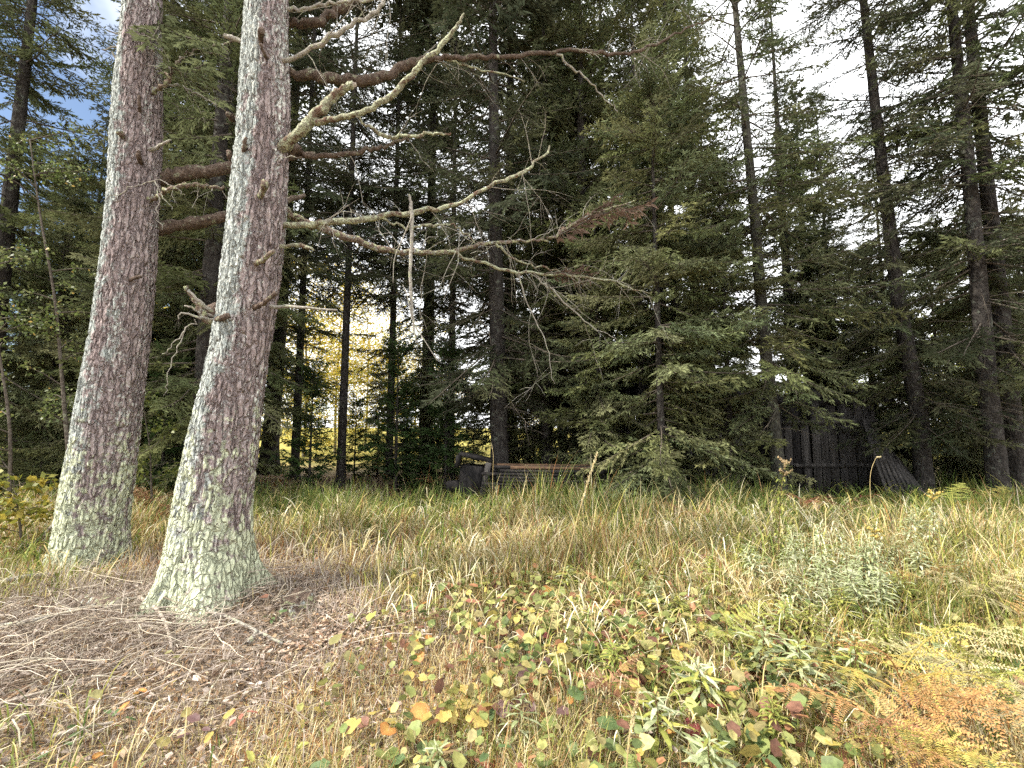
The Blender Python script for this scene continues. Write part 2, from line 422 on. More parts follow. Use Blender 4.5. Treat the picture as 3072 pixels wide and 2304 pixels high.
# ------------------------------------------------------------------ the two big conifers in front
def big_trunk(name_parent, path, seed, zmax, mat, flare=1.0, wz=None):
    """path: (left px, right px, py, Y) down to up. Returns centre and radius functions of height."""
    pts, rad = [], []
    for (l, r, py, Y) in path:
        c = at((l + r) / 2, py, Y)
        pts.append(c); rad.append((r - l) / 2 / F_PX * Y / math.hypot(1, ((l + r) / 2 - CX) / F_PX))
    pts = np.array(pts); rad = np.array(rad)
    # carry the trunk on above the picture
    d = pts[-1] - pts[-2]; d = d / d[2]
    ztop = zmax
    pts = np.vstack([pts, pts[-1] + d * (ztop - pts[-1][2]) * 0.9]); pts[-1][2] = ztop
    rad = np.append(rad, 0.03)
    cz = pts[:, 2]
    zin = path[-1]
    zsplit = pts[-2][2]
    g0 = float(gh(pts[0][0], pts[0][1])) - 0.12
    zz = np.concatenate([np.linspace(g0, zsplit + 0.6, 430), np.linspace(zsplit + 0.75, ztop, 50)])
    k = 9
    def sm(vals):
        v = np.interp(zz, cz, vals)
        ker = np.ones(31) / 31
        vp = np.concatenate([np.full(15, v[0]), v, np.full(15, v[-1])])
        return np.convolve(vp, ker, 'valid')
    cx, cy, rr = sm(pts[:, 0]), sm(pts[:, 1]), sm(rad)
    n = 200
    th = np.linspace(0, 2 * np.pi, n, endpoint=False)
    th = th - 0.55 * np.sin(th + np.pi / 2) - 0.0        # closer together on the side towards the clearing
    TH, ZZ = np.meshgrid(th, zz)
    RR = rr[:, None] * np.ones((1, n))
    h = ZZ - g0
    # root flare in lobes
    lobes = 0.5 + 0.5 * np.cos(TH * 5 + seed + 1.3 * np.sin(TH * 2 + seed))
    lobes = lobes ** 1.6 * (0.6 + 0.8 * vnoise(np.cos(TH) * 2 + 3, np.sin(TH) * 2, seed=seed + 20))
    RR = RR * (1 + flare * np.exp(-h / 0.21) * (0.04 + 0.62 * lobes))
    # slow unevenness
    ux, uy = np.cos(TH), np.sin(TH)
    RR = RR * (1 + 0.075 * (vnoise(ux * 1.3 + 5, uy * 1.3, ZZ * 0.9, seed) - 0.5) * 2 + 0.02 * (vnoise(ux * 3 + 5, uy * 3, ZZ * 2.2, seed + 9) - 0.5) * 2)
    # bark plates: long furrows broken across into scales
    R0 = 0.3
    wx = 0.35 * (vnoise(ux * R0 * 9, uy * R0 * 9, ZZ * 5, seed + 1) - 0.5)
    f1 = np.abs(vnoise(ux * R0 * 27 + wx * 4, uy * R0 * 27 + wx * 4, ZZ * 5.5, seed + 2) - 0.5) * 2
    f2 = np.abs(vnoise(ux * R0 * 44 + 3, uy * R0 * 44, ZZ * 21 + wx * 8, seed + 3) - 0.5) * 2
    f3 = vnoise(ux * R0 * 80, uy * R0 * 80, ZZ * 45, seed + 4)
    plate = np.clip(f1 * 2.6, 0, 1) * 0.6 + np.clip(f2 * 2.2, 0, 1) * 0.4
    disp = 0.024 * (plate - 0.7) + 0.008 * (f3 - 0.5)
    amp = np.clip(RR / 0.25, 0.25, 1)
    RR = RR + disp * amp
    V = np.stack([cx[:, None] + RR * ux, cy[:, None] + RR * uy * 0.97, ZZ], -1).reshape(-1, 3)
    m = len(zz)
    i = np.arange(m - 1)[:, None] * n; j = np.arange(n)[None, :]; j2 = (j + 1) % n
    Q = np.stack([i + j, i + j2, i + n + j2, i + n + j], -1).reshape(-1, 4)
    mb = MB().add(V, Q)
    big = vnoise(ux * 2, uy * 2, ZZ * 1.1, seed + 6)
    left = np.clip(-ux * 0.9 + 0.15, -1, 1)                 # grey lichen keeps to the left flank
    grey = (left * 0.62 + 0.22 + (big - 0.5) * 0.75 + (plate - 0.7) * 0.22 - 0.02 * h)
    green = 0.62 - 0.34 * h + (big - 0.5) * 0.55 + (plate - 0.7) * 0.30
    green = np.where(h > 1.9, -0.5, green) - 0.10 * np.clip(ux, 0, 1)
    dots = 0.12 + (big - 0.5) * 0.5 + 0 * h
    mb.ext = {'grey': grey.ravel(), 'green': np.clip(green, -0.6, 0.5).ravel(), 'dots': dots.ravel()}
    o = mb.build('trunk', mat, name_parent, smooth=True)
    fz = lambda z: np.array([np.interp(z, zz, cx), np.interp(z, zz, cy), z])
    fr = lambda z: float(np.interp(z, zz, rr))
    return o, fz, fr

S = 3072 / 2212.0        # polylines below were read off a 2212 pixel wide view
def limb(parent, pts, mat, name='limb', n=9, sub=7, rough=0.12, seed=0, twigs=0, crook=0.012, tw_mat=None, bury=None):
    """pts: (px, py, Y, diameter px) in the 2212 view"""
    rg = np.random.default_rng(seed + 77)
    P = np.array([at(a * S, b * S, c) for a, b, c, d in pts])
    R = np.array([d * S / 2 / F_PX * c for a, b, c, d in pts]) * (0.70 if name == 'limb' else 0.8)
    if bury is not None:
        P = np.vstack([P[0] + unit(bury - P[0]) * 0.16, P]); R = np.append(R[0], R)
    C = catmull(P, sub)
    r = np.interp(np.linspace(0, 1, len(C)), np.linspace(0, 1, len(R)), R)
    r = r * (1 + 0.10 * np.interp(np.arange(len(C)), np.arange(0, len(C) + 3, 3), rg.normal(0, 1, len(np.arange(0, len(C) + 3, 3)))))
    jit = rg.normal(0, 1, C.shape) * crook
    jit[0] = 0
    C = C + jit
    V, Q, T = tube(C, r, n, rough, seed)
    o = MB().add(V, Q, T).build(name, mat, parent, smooth=True)
    if twigs:
        mb = MB()
        for q in range(twigs):
            i = rg.integers(len(C) // 4, len(C) - 1)
            d = unit(unit(C[min(i + 1, len(C) - 1)] - C[i]) * rg.uniform(0.3, 1.2) + rg.normal(0, 0.6, 3) + np.array([0, 0, -0.25]))
            ln = rg.uniform(0.2, 0.9)
            k = 6
            pp = [C[i]]
            dd = d.copy()
            for s_ in range(k):
                dd = unit(dd + rg.normal(0, 0.16, 3) + np.array([0, 0, -0.06])); pp.append(pp[-1] + dd * ln / k)
            rr0 = min(r[i] * 0.5, rg.uniform(0.003, 0.006))
            mb.add(*tube(np.array(pp), np.linspace(rr0, 0.0013, k + 1), 4, cap=False)[:2])
            for b in range(rg.integers(1, 4)):
                s0 = pp[rg.integers(2, k)]
                d2 = unit(dd + rg.normal(0, 0.7, 3)); l2 = ln * rg.uniform(0.2, 0.5)
                mb.add(*tube(np.array([s0, s0 + d2 * l2 * 0.5, s0 + d2 * l2 + np.array([0, 0, -0.04])]), [0.0025, 0.002, 0.001], 3, cap=False)[:2])
        tag(mb.build('twigs', tw_mat or M['dead_wood'], parent), kind='stuff')
    return o, C, r

LP_Y, RP_Y = 5.30, 4.32
left_path = [(140, 392, 1700, LP_Y), (150, 386, 1600, LP_Y), (182, 404, 1450, LP_Y), (212, 424, 1300, LP_Y), (240, 440, 1150, LP_Y), (266, 458, 1000, LP_Y),
             (288, 474, 850, LP_Y), (303, 484, 700, LP_Y), (322, 492, 500, LP_Y), (336, 492, 300, LP_Y), (352, 494, 100, LP_Y), (368, 496, -100, LP_Y), (384, 500, -350, LP_Y)]
right_path = [(470, 765, 1785, RP_Y), (488, 758, 1700, RP_Y), (520, 756, 1550, RP_Y), (548, 770, 1400, RP_Y), (578, 790, 1250, RP_Y), (612, 812, 1100, RP_Y), (640, 830, 980, RP_Y),
              (658, 846, 850, RP_Y), (680, 862, 680, RP_Y), (700, 872, 500, RP_Y), (712, 880, 330, RP_Y), (722, 878, 150, RP_Y), (730, 874, 0, RP_Y), (742, 876, -200, RP_Y), (756, 880, -420, RP_Y)]

lb = at(266, 1690, LP_Y); rb = at(612, 1780, RP_Y)
left_pine = empty('conifer_tree', (0, 0, 0), 'big conifer trunk with pinkish grey bark, the left and farther of the two leaning trunks', 'tree', 'pair of large conifers in front')
right_pine = empty('conifer_tree', (0, 0, 0), 'big conifer with lichened foot and bare broken limbs, right and nearer of the pair', 'tree', 'pair of large conifers in front')
lt, lfz, lfr = big_trunk(left_pine, left_path, 11, 17.0, M['pine_bark'], 0.55)
rt, rfz, rfr = big_trunk(right_pine, right_path, 23, 16.0, M['pine_bark'], 1.5)

def R_(pts, mat, **k):
    P0 = at(pts[0][0] * S, pts[0][1] * S, pts[0][2])
    return limb(right_pine, pts, mat, bury=rfz(P0[2]), **k)
def Lf(pts, mat, **k):
    P0 = at(pts[0][0] * S, pts[0][1] * S, pts[0][2])
    return limb(left_pine, pts, mat, bury=lfz(P0[2]), **k)

# limbs of the right conifer
R_([(630, 48, 4.5, 30), (685, 48, 4.5, 28), (728, 22, 4.55, 26), (775, -8, 4.6, 24), (850, -40, 4.7, 18)], M['limb_brown'], seed=1)
R_([(628, 20, 4.35, 14), (700, 9, 4.3, 11), (765, 0, 4.3, 9), (880, -10, 4.4, 6)], M['dead_wood'], seed=2, twigs=4)
R_([(612, 132, 4.25, 17), (700, 88, 4.2, 16), (780, 44, 4.2, 13), (825, 12, 4.25, 11), (836, -20, 4.3, 9)], M['dead_wood'], seed=3, twigs=12)
o, C3, r3 = R_([(636, 160, 4.6, 30), (720, 170, 4.7, 32), (800, 174, 4.8, 30), (862, 150, 4.9, 28), (912, 130, 4.95, 25), (985, 124, 5.0, 17), (1100, 119, 5.1, 14), (1250, 111, 5.3, 12), (1350, 115, 5.45, 11), (1405, 98, 5.5, 9), (1480, 62, 5.6, 5), (1540, 40, 5.7, 3)], M['limb_brown'], seed=4, twigs=26)
limb(right_pine, [(1202, 118, 5.25, 7), (1260, 165, 5.3, 6), (1310, 215, 5.4, 5), (1335, 245, 5.4, 3)], M['dead_wood'], seed=5)
limb(right_pine, [(960, 128, 5.0, 8), (1040, 150, 5.1, 6), (1130, 170, 5.2, 4)], M['limb_lichen'], seed=6)
o, C4, r4 = R_([(606, 320, 4.25, 36), (650, 284, 4.15, 36), (672, 258, 4.12, 32), (705, 225, 4.1, 30), (738, 196, 4.08, 27), (762, 183, 4.06, 24)], M['limb_lichen'], seed=7, crook=0.006)
MB().add(*tube(np.array([C4[-1] - unit(C4[-1] - C4[-3]) * 0.01, C4[-1] + unit(C4[-1] - C4[-3]) * 0.03 + np.array([0, 0, 0.01])]), [0.03, 0.017], 8, 0.2, 4)).build('broken_end', M['cut_wood'], right_pine)
limb(right_pine, [(682, 264, 4.12, 20), (780, 243, 4.0, 20), (850, 203, 3.95, 19), (905, 145, 3.9, 18), (955, 95, 3.88, 16), (988, 55, 3.85, 12), (1002, 28, 3.84, 5)], M['limb_lichen'], seed=8, crook=0.006)
R_([(628, 330, 4.4, 16), (700, 336, 4.45, 17), (790, 324, 4.5, 14), (845, 310, 4.55, 11), (885, 298, 4.55, 7)], M['limb_brown'], seed=9, twigs=4)
limb(right_pine, [(770, 252, 4.0, 6), (822, 288, 4.1, 12), (870, 296, 4.15, 11), (930, 292, 4.2, 9), (975, 290, 4.25, 5)], M['limb_lichen'], seed=10)
o, C7, r7 = R_([(618, 486, 4.35, 20), (720, 480, 4.35, 19), (830, 467, 4.4, 17), (960, 450, 4.45, 15), (1060, 405, 4.5, 12), (1130, 370, 4.55, 10), (1190, 318, 4.6, 5)], M['limb_lichen'], seed=11, twigs=18)
o, C8, r8 = R_([(618, 458, 4.6, 26), (700, 496, 4.75, 24), (800, 530, 4.9, 20), (870, 545, 5.0, 18), (960, 545, 5.1, 15), (1050, 526, 5.2, 12), (1150, 519, 5.35, 10), (1195, 513, 5.4, 9), (1240, 482, 5.5, 7), (1300, 458, 5.6, 6), (1370, 432, 5.7, 3)], M['limb_bark'], seed=12, twigs=26)
limb(right_pine, [(970, 543, 5.1, 10), (1080, 579, 5.2, 10), (1180, 590, 5.3, 8), (1300, 604, 5.4, 6), (1400, 632, 5.5, 3)], M['limb_lichen'], seed=13, twigs=26)
limb(right_pine, [(1070, 525, 5.2, 8), (1110, 560, 5.3, 7), (1180, 580, 5.4, 6), (1260, 600, 5.5, 3)], M['limb_lichen'], seed=14, twigs=6)
limb(right_pine, [(822, 468, 4.4, 8), (872, 490, 4.45, 9), (930, 487, 4.5, 8), (985, 490, 4.5, 6), (1025, 522, 4.5, 4)], M['limb_lichen'], seed=15, twigs=4)
limb(right_pine, [(1150, 590, 5.3, 6), (1190, 625, 5.3, 6), (1260, 690, 5.4, 4), (1330, 735, 5.45, 2)], M['dead_wood'], seed=16, twigs=5)
limb(right_pine, [(1120, 584, 5.25, 4), (1140, 660, 5.3, 4), (1180, 740, 5.3, 3), (1195, 830, 5.3, 2)], M['dead_wood'], seed=17, twigs=3)
# stubs
for k, (pts, mt) in enumerate([
    ([(620, 531, 4.3, 10), (650, 530, 4.25, 12), (678, 541, 4.22, 6)], 'limb_lichen'),
    ([(596, 662, 4.25, 10), (650, 664, 4.15, 9), (728, 672, 4.1, 5)], 'dead_wood'),
    ([(552, 664, 4.14, 14), (575, 652, 4.03, 13), (596, 632, 3.98, 12)], 'limb_brown'),
    ([(546, 575, 4.18, 16), (572, 558, 4.05, 14), (592, 542, 4.0, 9)], 'limb_bark'),
    ([(560, 432, 4.2, 16), (567, 415, 4.06, 16), (575, 396, 3.98, 22)], 'limb_bark'),
    ([(530, 345, 4.22, 15), (528, 320, 4.08, 12), (532, 296, 4.05, 9)], 'limb_brown'),
    ([(520, 88, 4.4, 12), (500, 82, 4.4, 12), (482, 75, 4.38, 11)], 'dead_wood'),
    ([(566, 95, 4.2, 18), (564, 80, 4.05, 18), (565, 66, 3.98, 19)], 'limb_brown'),
    ([(580, 135, 4.2, 12), (572, 118, 4.06, 11), (563, 96, 4.0, 10)], 'limb_brown'),
    ([(445, 690, 4.2, 18), (430, 660, 4.12, 15), (410, 634, 4.08, 13), (402, 620, 4.05, 11)], 'limb_bark'),
    ([(452, 670, 4.2, 14), (430, 650, 4.1, 10), (405, 627, 4.05, 7)], 'dead_wood'),
    ([(470, 690, 4.12, 17), (483, 686, 4.0, 16), (492, 682, 3.95, 15)], 'limb_brown'),
    ([(452, 690, 4.2, 12), (425, 683, 4.1, 7), (392, 676, 4.05, 4), (385, 690, 4.05, 3)], 'dead_wood'),
    ([(448, 680, 4.2, 8), (415, 665, 4.1, 6), (400, 660, 4.1, 4)], 'dead_wood'),
    ([(505, 258, 4.3, 18), (497, 250, 4.2, 18), (490, 248, 4.15, 12)], 'limb_brown'),
    ([(505, 345, 4.3, 22), (498, 338, 4.2, 18), (494, 326, 4.18, 12)], 'limb_brown')]):
    R_(pts, M[mt], name='branch_stub', n=8, sub=4, seed=40 + k, rough=0.18, crook=0.004)
for k, pts in enumerate([[(420, 690, 4.1, 4), (405, 715, 4.1, 4), (372, 745, 4.1, 3), (355, 770, 4.1, 2)], [(398, 715, 4.1, 3), (380, 760, 4.1, 3), (360, 820, 4.1, 2), (355, 850, 4.1, 1.5)]]):
    limb(right_pine, pts, M['dead_wood'], name='twig', n=4, sub=4, seed=60 + k)
R_([(600, 300 + 45, 4.2, 3), (625, 336, 4.1, 3), (650, 342, 4.1, 2), (655, 350, 4.1, 1)], M['dead_wood'], name='twig', n=4, sub=4, seed=63)

# the swollen knot where a whorl of limbs broke off
def knot(parent, px, py, Y, r, seed):
    c = at(px * S, py * S, Y)
    n, m = 18, 12
    th, ph = np.meshgrid(np.linspace(0, 2 * np.pi, n, endpoint=False), np.linspace(0.02, np.pi - 0.02, m))
    d = np.stack([np.sin(ph) * np.cos(th), np.sin(ph) * np.sin(th), np.cos(ph)], -1)
    rr = r * (0.75 + 0.6 * vnoise(d[..., 0] * 3 + 5, d[..., 1] * 3, d[..., 2] * 3, seed))
    V = (c + d * rr[..., None] * np.array([1.25, 0.8, 0.85])).reshape(-1, 3)
    i = np.arange(m - 1)[:, None] * n; j = np.arange(n)[None]; j2 = (j + 1) % n
    Q = np.stack([i + j, i + n + j, i + n + j2, i + j2], -1).reshape(-1, 4)
    MB().add(V, Q).build('knot', M['limb_brown'], parent, smooth=True)
knot(right_pine, 468, 676, 4.28, 0.10, 3)
knot(right_pine, 612, 322, 4.38, 0.13, 5)
knot(right_pine, 530, 345, 4.30, 0.09, 6)
knot(left_pine, 292, 318, 5.30, 0.10, 7)

# a long dead branch, snapped off and caught on the lowest limb
P = [at(a * S, b * S, 4.32) for a, b in ((884, 420), (889, 455), (890, 520), (886, 600), (890, 665), (899, 742))]
C = catmull(P, 6); rg = np.random.default_rng(5)
hb = empty('hanging_branch', P[0], 'pale snapped dead branch dangling upright from a lichened limb of the nearer conifer', 'branch')
V, Q, T = tube(C + rg.normal(0, 0.004, C.shape) - P[0], np.interp(np.linspace(0, 1, len(C)), [0, 0.15, 0.8, 1], [0.010, 0.019, 0.014, 0.005]), 8, 0.15, 3)
MB().add(V, Q, T).build('stem', M['dead_wood'], hb, smooth=True)
for pl in ([(889, 470), (868, 520), (852, 560), (849, 612)], [(890, 690), (880, 640), (870, 615)], [(893, 700), (920, 740), (945, 780)]):
    C = catmull([at(a * S, b * S, 4.3) for a, b in pl], 5)
    MB().add(*tube(C - P[0], np.linspace(0.007, 0.003, len(C)), 5)).build('twig', M['dead_wood'], hb)

# limbs of the left conifer
Lf([(340, 386, 5.45, 42), (400, 376, 5.5, 40), (480, 366, 5.6, 36), (560, 350, 5.8, 28), (680, 330, 6.3, 14)], M['limb_brown'], seed=21)
Lf([(340, 492, 5.5, 40), (410, 482, 5.6, 38), (480, 468, 5.7, 34), (560, 450, 5.9, 26), (660, 420, 6.5, 10)], M['limb_brown'], seed=22)
Lf([(335, 428, 5.2, 12), (362, 410, 5.1, 14), (400, 400, 5.1, 13), (440, 402, 5.15, 11), (480, 404, 5.2, 9)], M['limb_bark'], seed=23, twigs=4)
Lf([(325, 200, 5.25, 14), (352, 186, 5.15, 13), (370, 160, 5.15, 11), (392, 125, 5.2, 9), (430, 105, 5.4, 7), (520, 85, 5.8, 5)], M['limb_bark'], seed=24, twigs=10)
Lf([(340, 190, 5.4, 10), (380, 185, 5.5, 9), (430, 205, 5.7, 6), (470, 230, 5.8, 3)], M['dead_wood'], seed=25, twigs=10)
for k, (pts, mt) in enumerate([
    ([(305, 352, 5.15, 13), (300, 338, 5.03, 12), (298, 326, 5.0, 10)], 'limb_brown'),
    ([(272, 300, 5.18, 14), (264, 293, 5.04, 16), (258, 286, 5.0, 20)], 'limb_bark'),
    ([(302, 248, 5.2, 8), (301, 228, 5.08, 8), (300, 208, 5.06, 7)], 'limb_brown'),
    ([(282, 604, 5.1, 11), (294, 599, 5.0, 10), (304, 598, 4.98, 8)], 'limb_brown'),
    ([(268, 78, 5.3, 6), (250, 72, 5.25, 5), (232, 66, 5.2, 3)], 'dead_wood'),
    ([(262, 100, 5.3, 6), (248, 102, 5.25, 5), (222, 108, 5.2, 3)], 'dead_wood'),
    ([(262, 140, 5.3, 8), (252, 128, 5.25, 6), (242, 112, 5.2, 4)], 'dead_wood'),
    ([(335, 320, 5.2, 12), (352, 312, 5.1, 8), (368, 302, 5.05, 5)], 'dead_wood')]):
    Lf(pts, M[mt], name='branch_stub', n=7, sub=4, seed=80 + k, rough=0.18, crook=0.004)
for k, pts in enumerate([[(318, 393, 5.05, 3), (335, 390, 5.0, 3), (360, 395, 5.0, 3), (390, 412, 5.0, 2), (402, 425, 5.0, 1.5)],
                         [(335, 392, 5.0, 4), (345, 420, 5.0, 3), (340, 450, 5.0, 2.5), (352, 495, 5.0, 1.5)],
                         [(318, 393, 5.05, 3), (280, 408, 5.0, 3), (225, 430, 5.0, 1.5)],
                         [(340, 398, 5.0, 3), (352, 430, 5.0, 2.5), (378, 450, 5.0, 1.5)]]):
    limb(left_pine, pts, M['dead_wood'], name='twig', n=4, sub=4, seed=90 + k)

# ------------------------------------------------------------------ spruces
def needle_quads(B, D, ln, w, rg):
    n = len(B)
    A = unit(np.cross(D, rg.normal(0, 1, (n, 3))))
    mid = B + D * (ln * 0.42)[:, None]
    V = np.stack([B, mid + A * (w / 2)[:, None], B + D * ln[:, None], mid - A * (w / 2)[:, None]], 1)
    return V.reshape(-1, 3)

def bough(Ln, seed, step=0.078, sub=0.054, wid=0.027, tl=0.10, hang=0.55, spread=0.45):
    """one spruce bough lying along +X: needle sprays and wood"""
    rg = np.random.default_rng(seed)
    ax = lambda s: np.stack([s, 0.06 * np.sin(s * 2.1 + seed) * s / Ln, -0.08 * s - 0.16 * s * s / Ln + 0.17 * s ** 3 / Ln ** 2], -1)
    B, D, LN, SH = [], [], [], []
    wood = MB()
    ss = np.linspace(0, Ln, 7)
    wood.add(*tube(ax(ss), np.linspace(0.008 + 0.006 * Ln, 0.003, 7), 4, cap=False)[:2])
    s = 0.14 * Ln
    while s < Ln:
        for sg in (-1, 1):
            if rg.random() < 0.12: continue
            p = ax(np.array([s + rg.uniform(-.02, .02)]))[0]
            ls = spread * min(s * 1.1 + 0.1, (Ln - s) * 1.0 + 0.10) * rg.uniform(0.55, 1.15)
            ls = max(ls, 0.09)
            a = math.radians(rg.uniform(38, 66))
            d = unit(np.array([math.cos(a), sg * math.sin(a), -hang * rg.uniform(-0.1, 1.5) + 0.08]))
            t = np.arange(0.03, ls, sub) + rg.uniform(0, 0.02)
            base = p + d * t[:, None] + np.array([0, 0, -0.16]) * (t ** 2)[:, None]
            if ls > 0.15:
                e = base[-1]
                wv = np.array([[0, 0, .004], [0, 0, -.004]])
                wood.add(np.array([p + wv[0], p + wv[1], e + wv[1] * .5, e + wv[0] * .5]), [[0, 1, 2, 3]])
            perp = unit(np.cross(d, UP))
            for s2 in (-1, 1):
                dd = unit(d * 0.8 + perp * s2 * rg.uniform(0.4, 1.0, (len(t), 1)) + rg.normal(0, 0.38, (len(t), 3)) + np.array([0, 0, -0.18]))
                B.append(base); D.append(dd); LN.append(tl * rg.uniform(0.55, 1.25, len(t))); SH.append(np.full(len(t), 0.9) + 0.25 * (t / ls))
            # the needles along the shoot itself
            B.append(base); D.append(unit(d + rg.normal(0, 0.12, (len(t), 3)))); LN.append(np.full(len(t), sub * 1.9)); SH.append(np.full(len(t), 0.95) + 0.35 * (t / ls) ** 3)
        s += step * rg.uniform(0.7, 1.3)
    t = np.arange(0.3 * Ln, Ln, sub * 0.8)
    B.append(ax(t)); D.append(unit(np.array([1, 0, 0]) + rg.normal(0, 0.5, (len(t), 3)))); LN.append(np.full(len(t), tl)); SH.append(np.ones(len(t)))
    B, D, LN, SH = np.vstack(B), np.vstack(D), np.concatenate(LN), np.concatenate(SH)
    V = needle_quads(B, D, LN, np.full(len(B), wid) * rg.uniform(0.6, 1.3, len(B)), rg)
    wv = np.concatenate(wood.V); wq = np.concatenate(wood.Q)
    return V, np.repeat(SH, 4), wv, wq

LENS = [0.5, 0.9, 1.4, 2.0, 2.7]
FINE = [[bough(l, 100 + i * 7 + k) for k in range(3)] for i, l in enumerate(LENS)]
THIN = [[bough(l, 300 + i * 7 + k, step=0.115, sub=0.058, tl=0.105, wid=0.023, hang=0.5) for k in range(3)] for i, l in enumerate(LENS)]
COARSE = [[bough(l, 500 + i * 7 + k, step=0.24, sub=0.14, wid=0.085, tl=0.22) for k in range(2)] for i, l in enumerate(LENS)]

def rotm(az, pitch, roll):
    ca, sa, cp, sp, cr, sr = math.cos(az), math.sin(az), math.cos(pitch), math.sin(pitch), math.cos(roll), math.sin(roll)
    Rz = np.array([[ca, -sa, 0], [sa, ca, 0], [0, 0, 1]])
    Ry = np.array([[cp, 0, -sp], [0, 1, 0], [sp, 0, cp]])
    Rx = np.array([[1, 0, 0], [0, cr, -sr], [0, sr, cr]])
    return Rz @ Ry @ Rx

G_DARK, G_MID, G_LITE = lin(74, 79, 60), lin(91, 97, 68), lin(108, 114, 82)

def crown_meshes(H, z0, Lmax, nb, seed, centre=None, fine_top=11.0, templ=FINE, base_col=G_MID, pw=0.85, bare=None, pitch0=-18, azfilter=None, lmin=0.35, zlist=None):
    """boughs round a stem that stands at the origin; returns needle mesh builder and wood builder"""
    rg = np.random.default_rng(seed)
    cr, wd = MB(), MB()
    centre = centre or (lambda z: np.array([0, 0, z]))
    for k in range(nb):
        u = rg.random() ** 0.9 if zlist is None else 0
        z = z0 + (H - z0) * u if zlist is None else zlist[k]
        q = (z - z0) / (H - z0)
        Lb = max(lmin, Lmax * (1 - q) ** pw * rg.uniform(0.45, 1.15))
        if q < 0.12: Lb *= 0.7 + 0.3 * q / 0.12
        az = k * 2.39996 + rg.uniform(-0.4, 0.4)
        if azfilter and not azfilter(az, z): continue
        tset = templ if z < fine_top else COARSE
        i = int(np.argmin([abs(l - Lb) for l in LENS]))
        V, sh, wv, wq = tset[i][rg.integers(len(tset[i]))]
        sc = Lb / LENS[i]
        sc = min(max(sc, 0.7), 1.35)
        Rm = rotm(az, math.radians(pitch0 + 42 * q + rg.uniform(-15, 13)), rg.uniform(-0.55, 0.55))
        c = centre(z)
        tint = base_col * rg.uniform(0.65, 1.35) * np.array([rg.uniform(0.92, 1.12), 1.0, rg.uniform(0.85, 1.1)])
        VV = (V * sc) @ Rm.T + c
        n = len(V) // 4
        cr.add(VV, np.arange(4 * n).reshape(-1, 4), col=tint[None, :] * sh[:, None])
        wd.add((wv * sc) @ Rm.T + c, wq)
    return cr, wd

def dead_branches(mb, zr, n, Lr, seed, centre=None, rtrunk=0.15, droop=0.25, r0=0.010):
    rg = np.random.default_rng(seed)
    centre = centre or (lambda z: np.array([0, 0, z]))
    for k in range(n):
        z = rg.uniform(*zr); az = rg.uniform(0, 2 * np.pi)
        L = rg.uniform(*Lr)
        d = np.array([math.cos(az), math.sin(az), rg.uniform(-0.35, 0.25)])
        pp = [centre(z) + d * rtrunk * 0.6]
        for s in range(8):
            d = unit(d + rg.normal(0, 0.09, 3) + np.array([0, 0, -droop * 0.14])); pp.append(pp[-1] + d * L / 8)
        pp = np.array(pp)
        mb.add(*tube(pp, np.linspace(r0 * rg.uniform(.6, 1.2), 0.002, 9), 4, cap=False)[:2])
        for b in range(rg.integers(3, 9)):
            i = rg.integers(2, 8)
            d2 = unit(unit(pp[i + 1 if i < 8 else i] - pp[i - 1]) * 0.8 + rg.normal(0, 0.5, 3) + np.array([0, 0, -0.2])); l2 = L * rg.uniform(0.12, 0.4)
            q1 = pp[i] + d2 * l2 * .5; q2 = q1 + unit(d2 + rg.normal(0, .3, 3) + np.array([0, 0, -0.2])) * l2 * .5
            mb.add(*tube(np.array([pp[i], q1, q2]), [0.004, 0.003, 0.0012], 3, cap=False)[:2])

def stem_mesh(H, r0, seed, centre=None, n=14, m=60):
    rg = np.random.default_rng(seed)
    centre = centre or (lambda z: np.array([0, 0, z]))
    zz = np.concatenate([[-0.3], np.linspace(0, 1, m) ** 1.15 * H])
    r = r0 * (np.clip(1 - zz / H, 0.02, 1) ** 0.8) * (1 + 0.55 * np.exp(-np.maximum(zz, 0) / 0.22))
    C = np.array([centre(z) for z in zz])
    V, Q, T = tube(C, r, n, 0.06, seed)
    return V, Q, T

SPR_GROUP = 'spruces of the wood behind the grass'
def spruce(name, label, px, Y, H, r0, z0, Lmax, nb, seed, path=None, templ=FINE, dead=None, base_col=G_MID, bark='spruce_bark', fine_top=11.0, cat='tree', pitch0=-18, pw=0.85, azfilter=None, x=None, group=SPR_GROUP, lmin=0.35):
    x = at(px, 1500, Y)[0] if x is None else x
    g = float(gh(x, Y))
    root = empty(name, (x, Y, g), label, cat, group)
    cen = None
    if path:    # (px, py) down to up, all at depth Y
        W = np.array([at(a, b, Y) for a, b in path]) - np.array([x, Y, g])
        d = (W[-1] - W[-2]) / (W[-1][2] - W[-2][2])
        W = np.vstack([W, W[-1] + d * (H - W[-1][2])])
        cen = lambda z, W=W: np.array([np.interp(z, W[:, 2], W[:, 0]), 0.0, z])
    V, Q, T = stem_mesh(H, r0, seed, cen)
    MB().add(V, Q, T).build('trunk', M[bark], root, smooth=True)
    cr, wd = crown_meshes(H, z0, Lmax, nb, seed, cen, fine_top, templ, base_col, pw, pitch0=pitch0, azfilter=azfilter, lmin=lmin)
    if dead: dead_branches(wd, dead[0], dead[1], dead[2], seed + 5, cen, r0)
    tag(wd.build('branches', M['twig'], root), kind='stuff')
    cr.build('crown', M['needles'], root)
    return root

